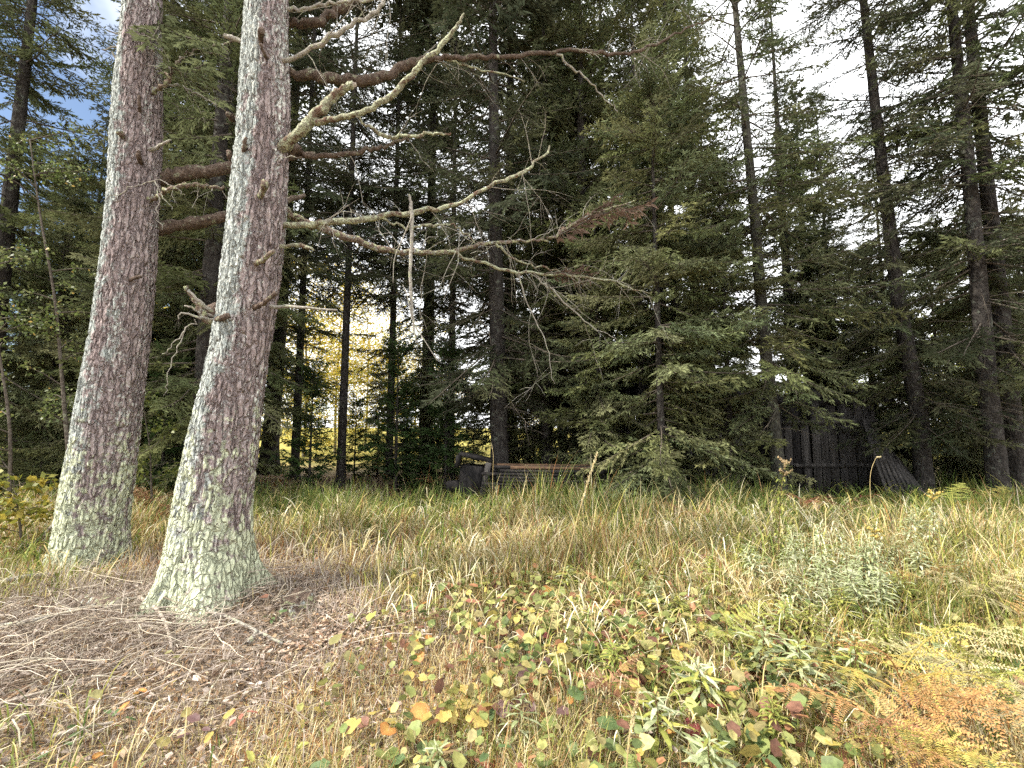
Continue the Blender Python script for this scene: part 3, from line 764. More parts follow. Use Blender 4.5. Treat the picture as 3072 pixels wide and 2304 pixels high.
# trees one can single out
t_centre = spruce('spruce_tree', 'dark thick trunked spruce directly behind the pile of old boards', 1502, 10.5, 19, 0.22, 2.3, 3.3, 240, 31, path=[(1502, 1500), (1495, 1200), (1486, 700), (1480, 200)], dead=((1.5, 8), 60, (1.0, 3.2)), base_col=G_DARK, pw=0.5, templ=THIN)
t_mid = spruce('spruce_tree', 'slender spruce with pale lichened foot in front of the shed wall', 2345, 8.7, 16, 0.13, 1.9, 2.2, 190, 32, path=[(2345, 1500), (2318, 1250), (2290, 1000), (2268, 700), (2240, 400), (2210, 70)], templ=THIN, dead=((1.0, 9), 26, (0.6, 1.6)), bark='spruce_bark_lichen', pw=0.35, fine_top=14)
t_r1 = spruce('spruce_tree', 'tall spruce with bare lower trunk beside the leaning planks', 2776, 9.5, 18, 0.165, 1.7, 2.6, 220, 33, path=[(2778, 1520), (2757, 1250), (2695, 900), (2640, 450), (2590, 0)], templ=THIN, dead=((1.5, 9), 30, (0.6, 2.0)), base_col=G_DARK * 1.1, pw=0.35, fine_top=14)
t_r2 = spruce('spruce_tree', 'tall spruce with scaly grey trunk near the right edge', 3000, 8.7, 18, 0.165, 1.8, 2.5, 210, 34, path=[(3004, 1540), (2958, 1111), (2917, 625), (2854, 0)], templ=THIN, dead=((1.5, 9), 30, (0.6, 2.0)), base_col=G_DARK * 1.1, pw=0.35, fine_top=14)
t_dense = spruce('spruce_tree', 'narrow dense spruce crown rising between two bare trunks on the right', 2400, 14.0, 17, 0.18, 0.8, 1.9, 170, 35, base_col=G_DARK, pw=0.6, fine_top=16)

# generic spruces, then copies of them
sp_a = spruce('spruce_tree', 'full dark spruce at the left edge, first tree left of the big trunks', -70, 8.8, 16, 0.18, 0.4, 2.4, 250, 41, base_col=G_MID, pw=0.65, fine_top=15.5)
sp_b = spruce('spruce_tree', 'broad spruce filling the gap between the two big trunks', 590, 8.7, 17, 0.20, 0.7, 2.7, 230, 42, base_col=G_MID, dead=((0.8, 5), 20, (0.6, 1.5)), pw=0.6, fine_top=15.5)
sp_c = spruce('slim_spruce', 'slim spruce with a bare dark stem right of the board pile', 1935, 11.0, 15, 0.11, 1.3, 1.8, 190, 43, dead=((0.8, 7), 24, (0.5, 1.3)), base_col=G_MID, pw=0.45, fine_top=15.5)
yg = spruce('young_spruce', 'young light green spruce whose boughs hang in front of the old shed', 1990, 8.7, 9.5, 0.08, 0.25, 2.1, 230, 44, base_col=G_LITE, pw=0.35, pitch0=-20)
sap = spruce('spruce_sapling', 'small spruce sapling right of the nearer big trunk', 925, 10.5, 3.1, 0.035, 0.15, 0.75, 80, 45, base_col=lin(58, 74, 44), pitch0=5, lmin=0.2, group='spruce saplings at the wood edge')

hi = spruce('high_spruce', 'tall spruce with a slim stem and high dark boughs right of the nearer big trunk', 1020, 12.5, 20, 0.12, 5.3, 3.0, 190, 46, templ=THIN, dead=((2.5, 6), 16, (0.8, 2.0)), base_col=G_DARK * 0.9, pw=0.4, fine_top=15)

def place(src, px, Y, rz, sc, label):
    x = at(px, 1500, Y)[0]
    return copy_thing(src, (x, Y, float(gh(x, Y))), rz, sc, label)

for a in [
    (sp_a, 215, 11.5, 1.1, 0.62, 'full spruce behind the left leafy sapling'),
    (sp_a, 400, 11.5, 2.3, 1.1, 'spruce whose crown shows just left of the farther big trunk'),
    (sp_b, -330, 10.5, 0.7, 0.85, 'spruce crown that reaches in from beyond the left edge'),
    (sp_b, 640, 13.0, 4.4, 1.15, 'tall spruce straight behind the nearer big trunk'),
    (sp_c, 1730, 13.0, 1.7, 1.1, 'slim dark stemmed spruce left of the shed roof'),
    (sp_c, 2045, 12.0, 3.3, 1.15, 'slim spruce rising behind the shed roof'),
    (sp_c, 1640, 11.6, 5.1, 1.2, 'spruce with dark trunk just behind the right end of the boards'),
    (sp_c, 1690, 12.2, 2.6, 1.15, 'second dark trunk behind the right end of the boards'),
    (sp_b, 1640, 16.5, 2.0, 1.25, 'tall dense spruce far behind the board pile'),
    (sp_b, 1830, 15.0, 5.5, 1.15, 'dense spruce behind the left end of the shed roof'),
    (sp_a, 2110, 16.0, 0.9, 1.25, 'full spruce far behind the middle of the shed'),
    (sp_a, 2640, 15.0, 3.0, 0.5, 'full spruce behind the leaning planks'),
    (sp_b, 2880, 14.0, 4.8, 0.5, 'dark spruce between the two tall right hand trunks'),
    (sp_a, 3130, 11.5, 5.2, 0.5, 'dark full spruce at the right edge'),
    (sp_c, 3062, 9.2, 0.9, 1.5, 'spruce with dark trunk cut by the right edge'),
    (yg, 2200, 9.3, 2.1, 0.8, 'young spruce pressed against the shed wall'),
    (sp_a, 500, 15.0, 2.9, 1.1, 'far spruce seen high between the two big trunks'),
    (t_centre, 1275, 15.5, 1.9, 1.1, 'lacy spruce with drooping boughs right of the golden trees'),
    (hi, 1165, 13.8, 2.1, 1.0, 'slim stemmed spruce with high boughs above the golden trees'),
    (hi, 880, 14.2, 4.1, 1.1, 'high crowned spruce half behind the nearer big trunk'),
    (hi, 1350, 13.2, 0.6, 0.95, 'high crowned spruce just left of the dark thick trunked one'),
    (hi, 480, 13.0, 5.1, 1.05, 'high crowned spruce seen between the two big trunks'),
    (t_centre, 800, 15.5, 4.0, 1.3, 'tall lacy spruce whose high boughs show right of the nearer big trunk'),
    (t_centre, 2440, 16.5, 2.9, 0.8, 'lacy far spruce above the right end of the shed'),
    (sp_b, 135, 10.3, 1.0, 0.5, 'broad low spruce right behind the thin left sapling'),
    (sp_a, 15, 10.9, 3.6, 0.55, 'full low spruce behind the leaves at the left edge'),
    (sp_a, 265, 11.2, 0.3, 0.56, 'full low spruce touching the left side of the farther big trunk'),
    (sp_a, 70, 12.2, 2.0, 0.62, 'full low spruce behind the stem of the left sapling'),
    (sp_a, 165, 13.5, 5.0, 0.66, 'full low spruce left of the farther big trunk'),
    (yg, 2480, 14.0, 0.9, 0.85, 'dense young spruce behind the shed roof on the right'),
    (yg, 2650, 13.2, 2.7, 0.72, 'dense young spruce above the leaning planks'),
    (yg, 2850, 12.4, 3.3, 0.78, 'dense young spruce between the two right hand trunks'),
    (yg, 3010, 13.6, 5.0, 0.9, 'dense young spruce behind the trunk nearest the right edge'),
    (yg, 3150, 12.0, 1.9, 0.8, 'dense young spruce beyond the right edge reaching in'),
    (sp_a, 350, 12.5, 4.1, 0.72, 'full spruce hidden low behind the farther big trunk'),
    (sp_b, 120, 13.0, 2.5, 0.6, 'broad low spruce behind the left saplings'),
    (sp_a, 620, 11.5, 0.8, 0.9, 'full spruce low between the two big trunks'),
    (yg, 560, 10.0, 2.8, 0.8, 'young spruce between the big trunks behind the rust fern'),
    (yg, 1330, 15.5, 1.8, 0.5, 'young dark spruce left of the dark thick trunk'),
    (yg, 1130, 15.0, 4.8, 0.4, 'young spruce below the golden trees'),
    (sp_b, 1530, 13.5, 3.5, 1.2, 'spruce whose crown backs the dark thick trunked one'),
    (sp_a, 1760, 11.5, 4.5, 1.1, 'full spruce over the left end of the shed'),
    (sp_b, 2000, 13.8, 0.3, 1.2, 'broad spruce behind the shed ridge'),
    (sp_a, 2150, 13.2, 2.2, 0.75, 'full spruce behind the slender lichened one'),
    (sp_c, 2530, 13.0, 1.0, 0.8, 'slim spruce left of the tall bare trunk'),
    (sp_c, 2700, 12.5, 3.8, 0.7, 'slim spruce over the leaning planks'),
    (yg, 2730, 11.8, 4.4, 0.55, 'young spruce behind the foot of the tall bare trunk'),
    (yg, 3080, 10.2, 2.4, 0.5, 'young spruce at the right edge'),
    (yg, 330, 9.2, 1.4, 0.7, 'young spruce hidden behind the farther big trunk'),
    (yg, 120, 9.6, 5.4, 0.65, 'young spruce low at the left'),
    (yg, 1420, 12.4, 2.0, 0.28, 'small spruce behind the black box'),
    (yg, 1800, 9.9, 4.1, 0.75, 'young spruce over the right end of the board pile'),
    (yg, 2540, 12.9, 0.6, 0.75, 'young spruce behind the right end of the shed'),
    (yg, 2940, 11.2, 3.6, 0.5, 'young spruce behind the trunk near the right edge'),
    (sap, 1215, 12.0, 1.2, 0.9, 'spruce sapling left of the board pile'),
    (sap, 1300, 13.5, 2.2, 0.95, 'spruce sapling farther back left of the dark thick trunk'),
    (sap, 1060, 13.0, 3.2, 0.8, 'spruce sapling in front of the yellow shrubs'),
    (sap, 480, 8.6, 4.2, 0.95, 'spruce sapling between the feet of the big trunks'),
    (sap, 1185, 11.2, 5.2, 1.25, 'tall spruce sapling halfway to the black box'),
    (sap, 1335, 11.0, 0.8, 1.2, 'spruce sapling close behind the black box on its left'),
    (yg, 1255, 13.0, 3.1, 0.42, 'dark young spruce left of the dark thick trunk, low'),
    (yg, 1580, 12.8, 1.1, 0.5, 'young spruce close right of the dark thick trunk'),
    ]:
    place(*a)

# live boughs of the two big conifers, most of them above the picture
def big_crown(root, fz, H, zlist, seed, Lmax, col):
    cr, wd = crown_meshes(H, zlist[0], Lmax, len(zlist), seed, fz, 12.0, FINE, col, 0.5, zlist=zlist)
    cr.build('crown', M['needles'], root); wd.build('branches', M['twig'], root)
rg = np.random.default_rng(9)
big_crown(left_pine, lfz, 17.0, np.concatenate([rg.uniform(6.6, 16.5, 60)]), 51, 3.0, G_MID)
big_crown(right_pine, rfz, 16.0, np.concatenate([rg.uniform(7.2, 15.5, 52)]), 52, 3.0, G_MID)

def spray(root, start, tips, seed, col):
    """live side boughs at given places: start (px,py,Y), tip (px,py,Y) in the 2212 view"""
    cr, wd = MB(), MB(); rg = np.random.default_rng(seed)
    for a, b in zip(start, tips):
        off = np.array(root.location); A = at(a[0] * S, a[1] * S, a[2]) - off; B = at(b[0] * S, b[1] * S, b[2]) - off; d = B - A; Lb = np.linalg.norm(d)
        i = int(np.argmin([abs(l - Lb) for l in LENS])); V, sh, wv, wq = FINE[i][rg.integers(3)]
        sc = Lb / LENS[i]
        Rm = rotm(math.atan2(d[1], d[0]), math.asin(d[2] / Lb) + 0.08, rg.uniform(-0.6, 0.6))
        tint = col * rg.uniform(0.8, 1.2)
        cr.add((V * sc) @ Rm.T + A, np.arange(len(V)).reshape(-1, 4), col=tint[None] * sh[:, None]); wd.add((wv * sc) @ Rm.T + A, wq)
    cr.build('sprays', M['needles'], root); wd.build('spray_wood', M['twig'], root)
spray(left_pine, [(340, 60, 5.4), (345, 150, 5.4), (470, 260, 6.2), (500, 290, 6.4), (480, 340, 6.2), (350, 20, 5.4), (500, 220, 6.5)],
      [(470, 90, 5.0), (440, 135, 4.9), (350, 250, 5.4), (360, 300, 5.6), (390, 330, 5.6), (330, 90, 4.9), (410, 205, 5.5)], 61, G_LITE * 0.95)

spray(right_pine, [(1235, 484, 5.5), (1290, 462, 5.6), (1190, 516, 5.4), (1180, 590, 5.3)], [(1330, 425, 5.6), (1390, 445, 5.7), (1285, 470, 5.5), (1270, 590, 5.4)], 64, lin(108, 90, 78))
spray(t_mid, [(1672, 790, 8.7), (1668, 845, 8.7), (1660, 760, 8.7), (1672, 815, 8.7), (1655, 740, 8.7), (1670, 870, 8.7), (1660, 800, 8.7)],
      [(1850, 862, 8.5), (1830, 915, 8.4), (1880, 835, 8.6), (1760, 850, 8.2), (1790, 780, 8.2), (1590, 930, 8.2), (1540, 850, 8.4)], 62, G_LITE)
spray(t_r1, [(1975, 800, 9.5), (1965, 760, 9.5), (1975, 830, 9.5)],
      [(1850, 850, 9.2), (1800, 805, 9.0), (2080, 900, 9.0)], 63, G_MID)

# ------------------------------------------------------------------ broad leaved trees and shrubs
def leaf_cloud(n, blobs, size, cols, seed, wratio=0.62):
    """leaf faces spread through several clumps"""
    rg = np.random.default_rng(seed)
    mb = MB()
    blobs = np.array(blobs, float)
    w = blobs[:, 3] ** 2; idx = rg.choice(len(blobs), n, p=w / w.sum())
    d = unit(rg.normal(0, 1, (n, 3))) * (rg.random((n, 1)) ** 0.45)
    P = blobs[idx, :3] + d * blobs[idx, 3:4] * np.array([1, 1, 0.8])
    D = unit(rg.normal(0, 1, (n, 3)) + np.array([0, 0, -0.4])); A = unit(np.cross(D, rg.normal(0, 1, (n, 3))))
    l = size * rg.uniform(0.6, 1.3, n)[:, None]; m = P + D * l * 0.45
    Nn = np.cross(D, A)
    V = np.stack([P, m + A * l * wratio / 2 + Nn * l * .06, P + D * l, m - A * l * wratio / 2 + Nn * l * .06], 1).reshape(-1, 3)
    cols = np.array(cols); c = cols[rg.integers(len(cols), size=n)] * rg.uniform(0.75, 1.2, (n, 1))
    mb.add(V, np.arange(4 * n).reshape(-1, 4), col=np.repeat(c, 4, 0))
    return mb

def broad_tree(name, label, px, Y, H, r, seed, cols, n, size, cat='tree', group=None, spread=1.0, z0=0.3, nb=26, x=None):
    rg = np.random.default_rng(seed)
    x = at(px, 1500, Y)[0] if x is None else x
    root = empty(name, (x, Y, float(gh(x, Y))), label, cat, group)
    C = np.array([[0.06 * H * math.sin(t * 3 + seed) * t * 0.5, 0.04 * H * math.cos(t * 2 + seed) * t * 0.5, t * H * 0.92 - 0.1] for t in np.linspace(0, 1, 12)])
    mb = MB(); mb.add(*tube(C, np.linspace(r, r * 0.12, 12), 7, 0.08, seed))
    mb.build('trunk', M['limb_bark'], root, smooth=True)
    lm = MB(); blobs = []
    for k in range(nb):
        u = rg.uniform(z0, 1.0); c = C[min(int(u * 11), 11)]
        az = rg.uniform(0, 6.283); L = spread * H * 0.30 * (1.15 - 0.75 * abs(u - 0.55)) * rg.uniform(0.5, 1.1)
        e = c + np.array([math.cos(az) * L, math.sin(az) * L, L * rg.uniform(0.05, 0.6)])
        mdl = (c + e) / 2 + np.array([0, 0, L * 0.1])
        lm.add(*tube(np.array([c, mdl, e]), [r * 0.3, r * 0.2, r * 0.06], 5, cap=False)[:2])
        blobs.append((*e, L * 0.48 + 0.05 * H)); blobs.append((*mdl, L * 0.35 + 0.03 * H))
    tag(lm.build('branches', M['limb_bark'], root), kind='stuff')
    leaf_cloud(n, blobs, size, cols, seed + 1).build('crown', M['leaf'], root)
    return root

YEL = [lin(228, 200, 72), lin(216, 184, 62), lin(200, 192, 78), lin(174, 176, 74), lin(236, 214, 104)]
GRN = [lin(126, 140, 66), lin(146, 150, 72), lin(110, 126, 60), lin(160, 156, 70)]
yt = broad_tree('yellow_tree', 'golden leaved tree in sun right behind the nearer big trunk', 905, 24, 12.0, 0.10, 71, YEL, 9000, 0.13, group='sunlit trees beyond the wood')
yb = broad_tree('yellow_shrub', 'yellow green sunlit shrub low behind the spruce saplings', 1010, 23, 4.8, 0.05, 72, YEL + GRN[:2], 6000, 0.10, cat='shrub', group='sunlit shrubs beyond the wood', spread=1.3, z0=0.1)
gt = broad_tree('leafy_tree', 'pale green sunlit tree behind the shed seen through the spruces', 1900, 26, 9.0, 0.12, 73, GRN, 7000, 0.17, group='sunlit trees beyond the wood')
for a in [(yt, 1000, 25, 4.2, 0.9, 'golden tree between the other two right of the nearer big trunk'),
          (yt, 1090, 27, 1.2, 0.8, 'second golden tree, right of the one behind the nearer big trunk'),
          (yt, 1240, 30, 2.2, 0.75, 'small far golden tree left of the dark thick trunked spruce'),
          (yt, 560, 24, 3.0, 0.9, 'golden tree glimpsed between the two big trunks'),
          (yb, 1180, 23.5, 1.0, 0.9, 'yellow green shrub behind the second spruce sapling'),
          (yb, 1330, 23, 2.0, 0.75, 'yellow green shrub left of the board pile'),
          (yb, 880, 22.5, 3.0, 1.0, 'yellow shrub beside the nearer big trunk'),
          (yb, 1600, 23, 4.0, 0.5, 'yellow shrub seen low between the trunks behind the boards'),
          (yb, 1770, 24, 5.0, 0.5, 'yellow shrub seen right above the right end of the boards'),
          (yb, 2860, 21, 0.5, 0.7, 'yellow green shrub between the right hand trunks'),
          (yb, 3010, 20, 1.5, 0.7, 'yellow green shrub behind the trunk near the right edge'),
          (gt, 2500, 28, 1.1, 0.9, 'pale green tree far behind the right end of the shed'),
          (gt, 3000, 25, 2.1, 0.9, 'pale green tree far behind the right edge'),
          (gt, 300, 26, 3.1, 1.0, 'pale green tree far behind the left trunks')]:
    place(*a)
rg = np.random.default_rng(4)
for k in range(18):
    px = -700 + k * 270 + rg.uniform(-60, 60); Y = rg.uniform(75, 95)
    src = (gt, yt, gt, sp_a)[k % 4]
    o = place(src, px, Y, rg.uniform(0, 6), rg.uniform(0.95, 1.25), f'tree of the far tree line across the meadow, {ordn[k]} from the left')
    o['group'] = 'far tree line across the meadow'

# the leafy sapling and shrub at the left edge
LEAFG = [lin(92, 106, 58), lin(112, 122, 70), lin(80, 94, 50), lin(132, 136, 88), lin(100, 112, 62)]
def thin_sapling(name, label, pts, Y, r, seed, n, size, cols, nb, L, cat='tree', up=0.35):
    rg = np.random.default_rng(seed)
    P = np.array([at(a, b, Y) for a, b in pts]); base = P[0].copy(); base[2] = float(gh(base[0], base[1])); P[0][2] = base[2] - 0.05
    root = empty(name, base, label, cat)
    C = catmull(P - base, 6)
    MB().add(*tube(C, np.linspace(r, r * 0.25, len(C)), 7, 0.06, seed)).build('trunk', M['twig'], root, smooth=True)
    lm = MB(); blobs = []
    for k in range(nb):
        c = C[rg.integers(len(C) // 4, len(C))]; az = rg.uniform(0, 6.283); l = L * rg.uniform(0.5, 1.1)
        e = c + np.array([math.cos(az) * l, math.sin(az) * l * 0.7, l * up * rg.uniform(0.2, 1.6)])
        m = (c + e) / 2 + np.array([0, 0, 0.05 * l])
        lm.add(*tube(np.array([c, m, e]), [r * 0.35, r * 0.22, 0.002], 5, cap=False)[:2])
        for f in (0.5, 0.75, 1.0):
            blobs.append((*(c + (e - c) * f), 0.11 + 0.1 * rg.random()))
    tag(lm.build('branches', M['twig'], root), kind='stuff')
    leaf_cloud(n, blobs, size, cols, seed + 2, 0.7).build('leaves', M['leaf'], root)
    return root
thin_sapling('leafy_sapling', 'thin grey stemmed leafy sapling just left of the farther big trunk', [(240, 1600), (205, 1350), (185, 1120), (165, 900), (120, 640), (90, 420)], 6.9, 0.035, 81, 1500, 0.05, LEAFG * 9 + [lin(190, 160, 90)], 30, 0.75)
thin_sapling('leafy_sapling', 'leafy sapling with scattered yellow leaves at the left edge', [(20, 1620), (30, 1300), (-10, 1000), (-30, 760)], 6.6, 0.028, 82, 1000, 0.055, LEAFG * 8 + [lin(190, 160, 90)], 20, 0.7)
thin_sapling('leafy_shrub', 'low yellow green shrub at the left edge by the farther big trunk', [(70, 1690), (60, 1580), (50, 1500), (40, 1440)], 5.6, 0.018, 83, 420, 0.085, [lin(140, 138, 60), lin(118, 122, 52), lin(166, 150, 66)], 14, 0.45, cat='shrub')
thin_sapling('leafy_shrub', 'dark thin leafy shrub between the feet of the two big trunks', [(470, 1620), (455, 1480), (450, 1350), (430, 1220)], 7.2, 0.02, 84, 700, 0.06, [lin(86, 98, 48), lin(112, 118, 56)], 14, 0.6, cat='shrub')

# ------------------------------------------------------------------ the old shed and the boards
rg = np.random.default_rng(21)
sh = empty('old_shed', (at(2640, 1500, 10.3)[0], 10.3, 0), 'dark weathered board shed half hidden behind the spruce boughs', 'shed')
P1 = np.array([at(2640, 1500, 10.3)[0], 10.3]); P0 = np.array([at(1790, 1500, 12.0)[0], 12.0])
org = np.array([P1[0], P1[1], 0.0])
wd = P0 - P1; wl = np.linalg.norm(wd); wd = wd / wl; nb_ = np.array([-wd[1], wd[0]])
if nb_[1] < 0: nb_ = -nb_
def W3(s, t, z):            # along the wall, back from it, up
    p = P1 + wd * s + nb_ * t
    return np.array([p[0], p[1], z]) - org
s = 0.0; k = 0
along = np.array([wd[0], wd[1], 0])
while s < wl - 0.08:
    w = rg.uniform(0.15, 0.21)
    if not (2.0 < s < 2.75):
        top = 2.12 + rg.uniform(-0.07, 0.05) - (rg.uniform(0.1, 0.5) if rg.random() < 0.15 else 0)
        V, Q = bar(W3(s + w / 2, rg.uniform(-.012, .012), gh(0, 10) - 0.1), W3(s + w / 2 + rg.uniform(-.03, .03), rg.uniform(-.02, .02), top), w - 0.018, 0.025, along, 0.03, rg)
        MB().add(V, Q).build('wall_board', M['old_board'] if rg.random() < 0.75 else M['dark_board'], sh)
    s += w; k += 1
for t in np.arange(0.2, 2.6, 0.2):        # the near end wall
    V, Q = bar(W3(-0.02, t, -0.1), W3(-0.02, t, 1.75 + 0.1 * t + rg.uniform(-.35, .03)), 0.17, 0.025, np.array([nb_[0], nb_[1], 0]), 0.03, rg)
    MB().add(V, Q).build('wall_board', M['dark_board'], sh)
for s in (0.03, 1.95, 2.8, wl - 0.1):
    V, Q = bar(W3(s, 0.06, -0.1), W3(s, 0.06, 2.15), 0.11, 0.11, along); MB().add(V, Q).build('post', M['old_board'], sh)
for z in (0.75, 1.75):
    V, Q = bar(W3(-0.05, -0.045, z), W3(1.9, -0.045, z - 0.05), 0.09, 0.03, np.array([0, 0, 1.0])); MB().add(V, Q).build('rail', M['old_board'], sh)
V, Q = bar(W3(-0.1, 0.06, 2.18), W3(wl + 0.1, 0.06, 2.16), 0.12, 0.10, np.array([0, 0, 1.0])); MB().add(V, Q).build('eave_beam', M['dark_board'], sh)
s = -0.25
while s < wl + 0.2:
    w = rg.uniform(0.16, 0.22); sag = -0.35 * math.exp(-((s - 1.2) / 0.8) ** 2)
    if s < 1.5 and rg.random() < 0.7:
        s += w; continue
    sag -= 0.3 * max(0, 1 - s / 2.5)
    V, Q = bar(W3(s + w / 2, -0.28 + rg.uniform(-.06, .04), 2.16 + rg.uniform(0, .015)), W3(s + w / 2, 2.6, 3.34 + sag + rg.uniform(-.01, .02)), w - 0.012, 0.025, along, 0.03, rg)
    MB().add(V, Q).build('roof_board', M['dark_board'], sh)
    s += w
V, Q = bar(W3(wl, 2.6, -0.1), W3(wl, 2.6, 3.2), 0.12, 0.12, along); MB().add(V, Q).build('post', M['dark_board'], sh)
V, Q = bar(W3(0.1, 2.6, -0.1), W3(0.1, 2.6, 3.1), 0.12, 0.12, along); MB().add(V, Q).build('post', M['dark_board'], sh)
for s in np.arange(0.1, wl, 0.24):
    V, Q = bar(W3(s, 2.5, -0.1), W3(s, 2.5, 3.0 - max(0, 1.1 * (1 - s / 2.2))), 0.232, 0.025, along); MB().add(V, Q).build('wall_board', M['dark_board'], sh)
V, Q = bar(W3(2.37, 1.6, -0.1), W3(2.37, 1.6, 2.2), 1.2, 0.05, along); MB().add(V, Q).build('inner_wall', M['dark_board'], sh)

for k in range(8):
    A = at(2640 + k * 22, 1500, 9.75 + 0.02 * k); A[2] = 0.05
    B = at(2590 - k * 3, 1270, 10.02) + np.array([0.10 * k - 0.25, 0.0, 0.0])
    foot = at(2672 + k * 19, 1490, 9.35 - 0.02 * k); foot[2] = float(gh(foot[0], foot[1])) + 0.02
    top = at(2590 + k * 13, 1255 + k * 16, 9.9 - 0.02 * k)
    V, Q = bar(foot - foot, top - foot, 0.13, 0.03, np.array([1.0, 0.3, 0]), 0.05, rg)
    o = MB().add(V, Q).build('leaning_plank', M['old_board']); o.location = tuple(foot)
    tag(o, f'dark plank leaning on the shed, {ordn[k]} of eight from the left', 'plank', 'planks leaning against the shed')

# pile of boards on two low trestles
pY = 8.9
def gz(p): return float(gh(p[0], p[1]))
for k, px in enumerate((1540, 1790)):
    b = at(px, 1500, pY); b[2] = gz(b)
    tr = empty('trestle', b, ('left' if k == 0 else 'right') + ' low dark trestle under the pile of old boards', 'trestle', 'trestles under the boards')
    for sx in (-1, 1):
        for sy in (-1, 1):
            V, Q = bar([sx * 0.16, sy * 0.42, -0.05], [sx * 0.04, sy * 0.34, 0.40], 0.08, 0.05); MB().add(V, Q).build('leg', M['dark_board'], tr)
    V, Q = bar([0, -0.5, 0.44], [0, 0.5, 0.44], 0.12, 0.09); MB().add(V, Q).build('beam', M['dark_board'], tr)
bz = [0.0]
layers = [(7, 0.52, 'dark_board'), (7, 0.578, 'dark_board'), (7, 0.636, 'dark_board'), (7, 0.694, 'dark_board'), (7, 0.752, 'dark_board'), (6, 0.81, 'dark_board'), (5, 0.868, 'brown_board')]
posn = ['front', 'second', 'third', 'fourth', 'fifth', 'sixth', 'back']
for li, (nbn, zz, mt) in enumerate(layers):
    for j in range(nbn):
        y0 = pY - 0.45 + j * 0.15 + rg.uniform(-.02, .02) + li * 0.02
        a = at(1485 + rg.uniform(-45, 55), 1500, y0 + rg.uniform(-.03, .03)); b = at(1835 + rg.uniform(-110, 30) - 8 * li, 1500, y0 + rg.uniform(-.09, .09))
        g = gz(at(1660, 1500, pY))
        A = np.array([a[0], a[1], g + zz + rg.uniform(0, .006)]); B = np.array([b[0], b[1], g + zz - 0.02 + rg.uniform(-.004, .004)])
        V, Q = bar(A - A, B - A, 0.135, 0.05, np.array([0, 1.0, 0]), 0.02, rg)
        o = MB().add(V, Q).build('board', M[mt if rg.random() < .7 else 'dark_board']); o.location = tuple(A)
        lay = ['bottom', 'second', 'third', 'fourth', 'fifth', 'sixth', 'top'][li]
        tag(o, f"weathered board in the {lay} layer of the pile, {posn[j]} one", 'board', 'boards piled on trestles behind the grass')
# dark boxy thing beside the pile, with a slanting flat top
bb = at(1430, 1500, 9.0); bb[2] = gz(bb)
bx = empty('old_stove', bb, 'black boxy old thing with tilted flat lid left of the board pile', 'box')
bx.name = 'rusty_box'; bx.scale = (1.12, 1.12, 1.15)
V, Q = bar([-0.10, 0, -0.05], [-0.06, 0, 0.78], 0.42, 0.45); MB().add(V, Q).build('body', M['dark_board'], bx)
V, Q = bar([-0.30, 0, 0.98], [0.26, 0, 0.86], 0.5, 0.05, np.array([0, 1.0, 0])); MB().add(V, Q).build('lid', M['dark_board'], bx)
V, Q = bar([-0.31, -0.26, 0.78], [-0.28, -0.26, 0.97], 0.05, 0.5, np.array([1.0, 0, 0])); MB().add(V, Q).build('lid_flap', M['dark_board'], bx)
V, Q = bar([0.06, -0.27, 0.0], [0.22, -0.25, 0.84], 0.10, 0.06); MB().add(V, Q).build('prop', M['old_board'], bx)
MB().add(*tube(np.array([[-0.5, -0.1, 0.42], [-0.35, -0.1, 0.44], [-0.2, -0.1, 0.44]]), [0.10, 0.10, 0.10], 10)).build('pipe', M['dark_board'], bx)

# ------------------------------------------------------------------ grass and ground litter
STRAW = [lin(212, 198, 156), lin(196, 180, 134), lin(182, 162, 116), lin(226, 216, 180), lin(204, 188, 130)]
RUST = [lin(168, 126, 84), lin(150, 108, 70), lin(178, 140, 104)]
GREEN = [lin(152, 152, 82), lin(130, 134, 70), lin(176, 170, 94), lin(112, 120, 60)]
DKGREEN = [lin(96, 116, 58), lin(120, 136, 74), lin(84, 104, 54), lin(146, 156, 96)]
PINK = [lin(184, 170, 158), lin(162, 148, 136), lin(202, 190, 176), lin(140, 126, 114)]

trunks_xy = [(lb[0], lb[1], 0.42), (rb[0], rb[1], 0.44)]
def brushy(x, y):
    """how far the twiggy bare ground round the big trunks reaches"""
    d = np.exp(-(((x + 3.1) / 1.5) ** 2 + ((y - 3.95) / 1.25) ** 2) * 0.8) * (0.55 + 0.8 * vnoise(x * 1.3 + 2, y * 1.3, seed=27))
    d2 = np.exp(-(((x + 1.75) / 0.75) ** 2 + ((y - 3.7) / 0.8) ** 2))
    return np.clip(d * 1.35 + d2 * 0.6, 0, 1)

def leafy(x, y):
    """how leafy the meadow is: a carpet of broad leaves in the middle and a stand of tall stems on the right"""
    a = np.exp(-((x - 0.75) / 1.5) ** 2 - ((y - 3.6) / 1.25) ** 2) * (0.45 + 0.9 * vnoise(x * 1.2 + 4, y * 1.2, seed=61))
    b = np.exp(-((x - 3.0) / 1.0) ** 2 - ((y - 4.0) / 0.8) ** 2)
    return np.clip(a, 0, 1), np.clip(b, 0, 1)

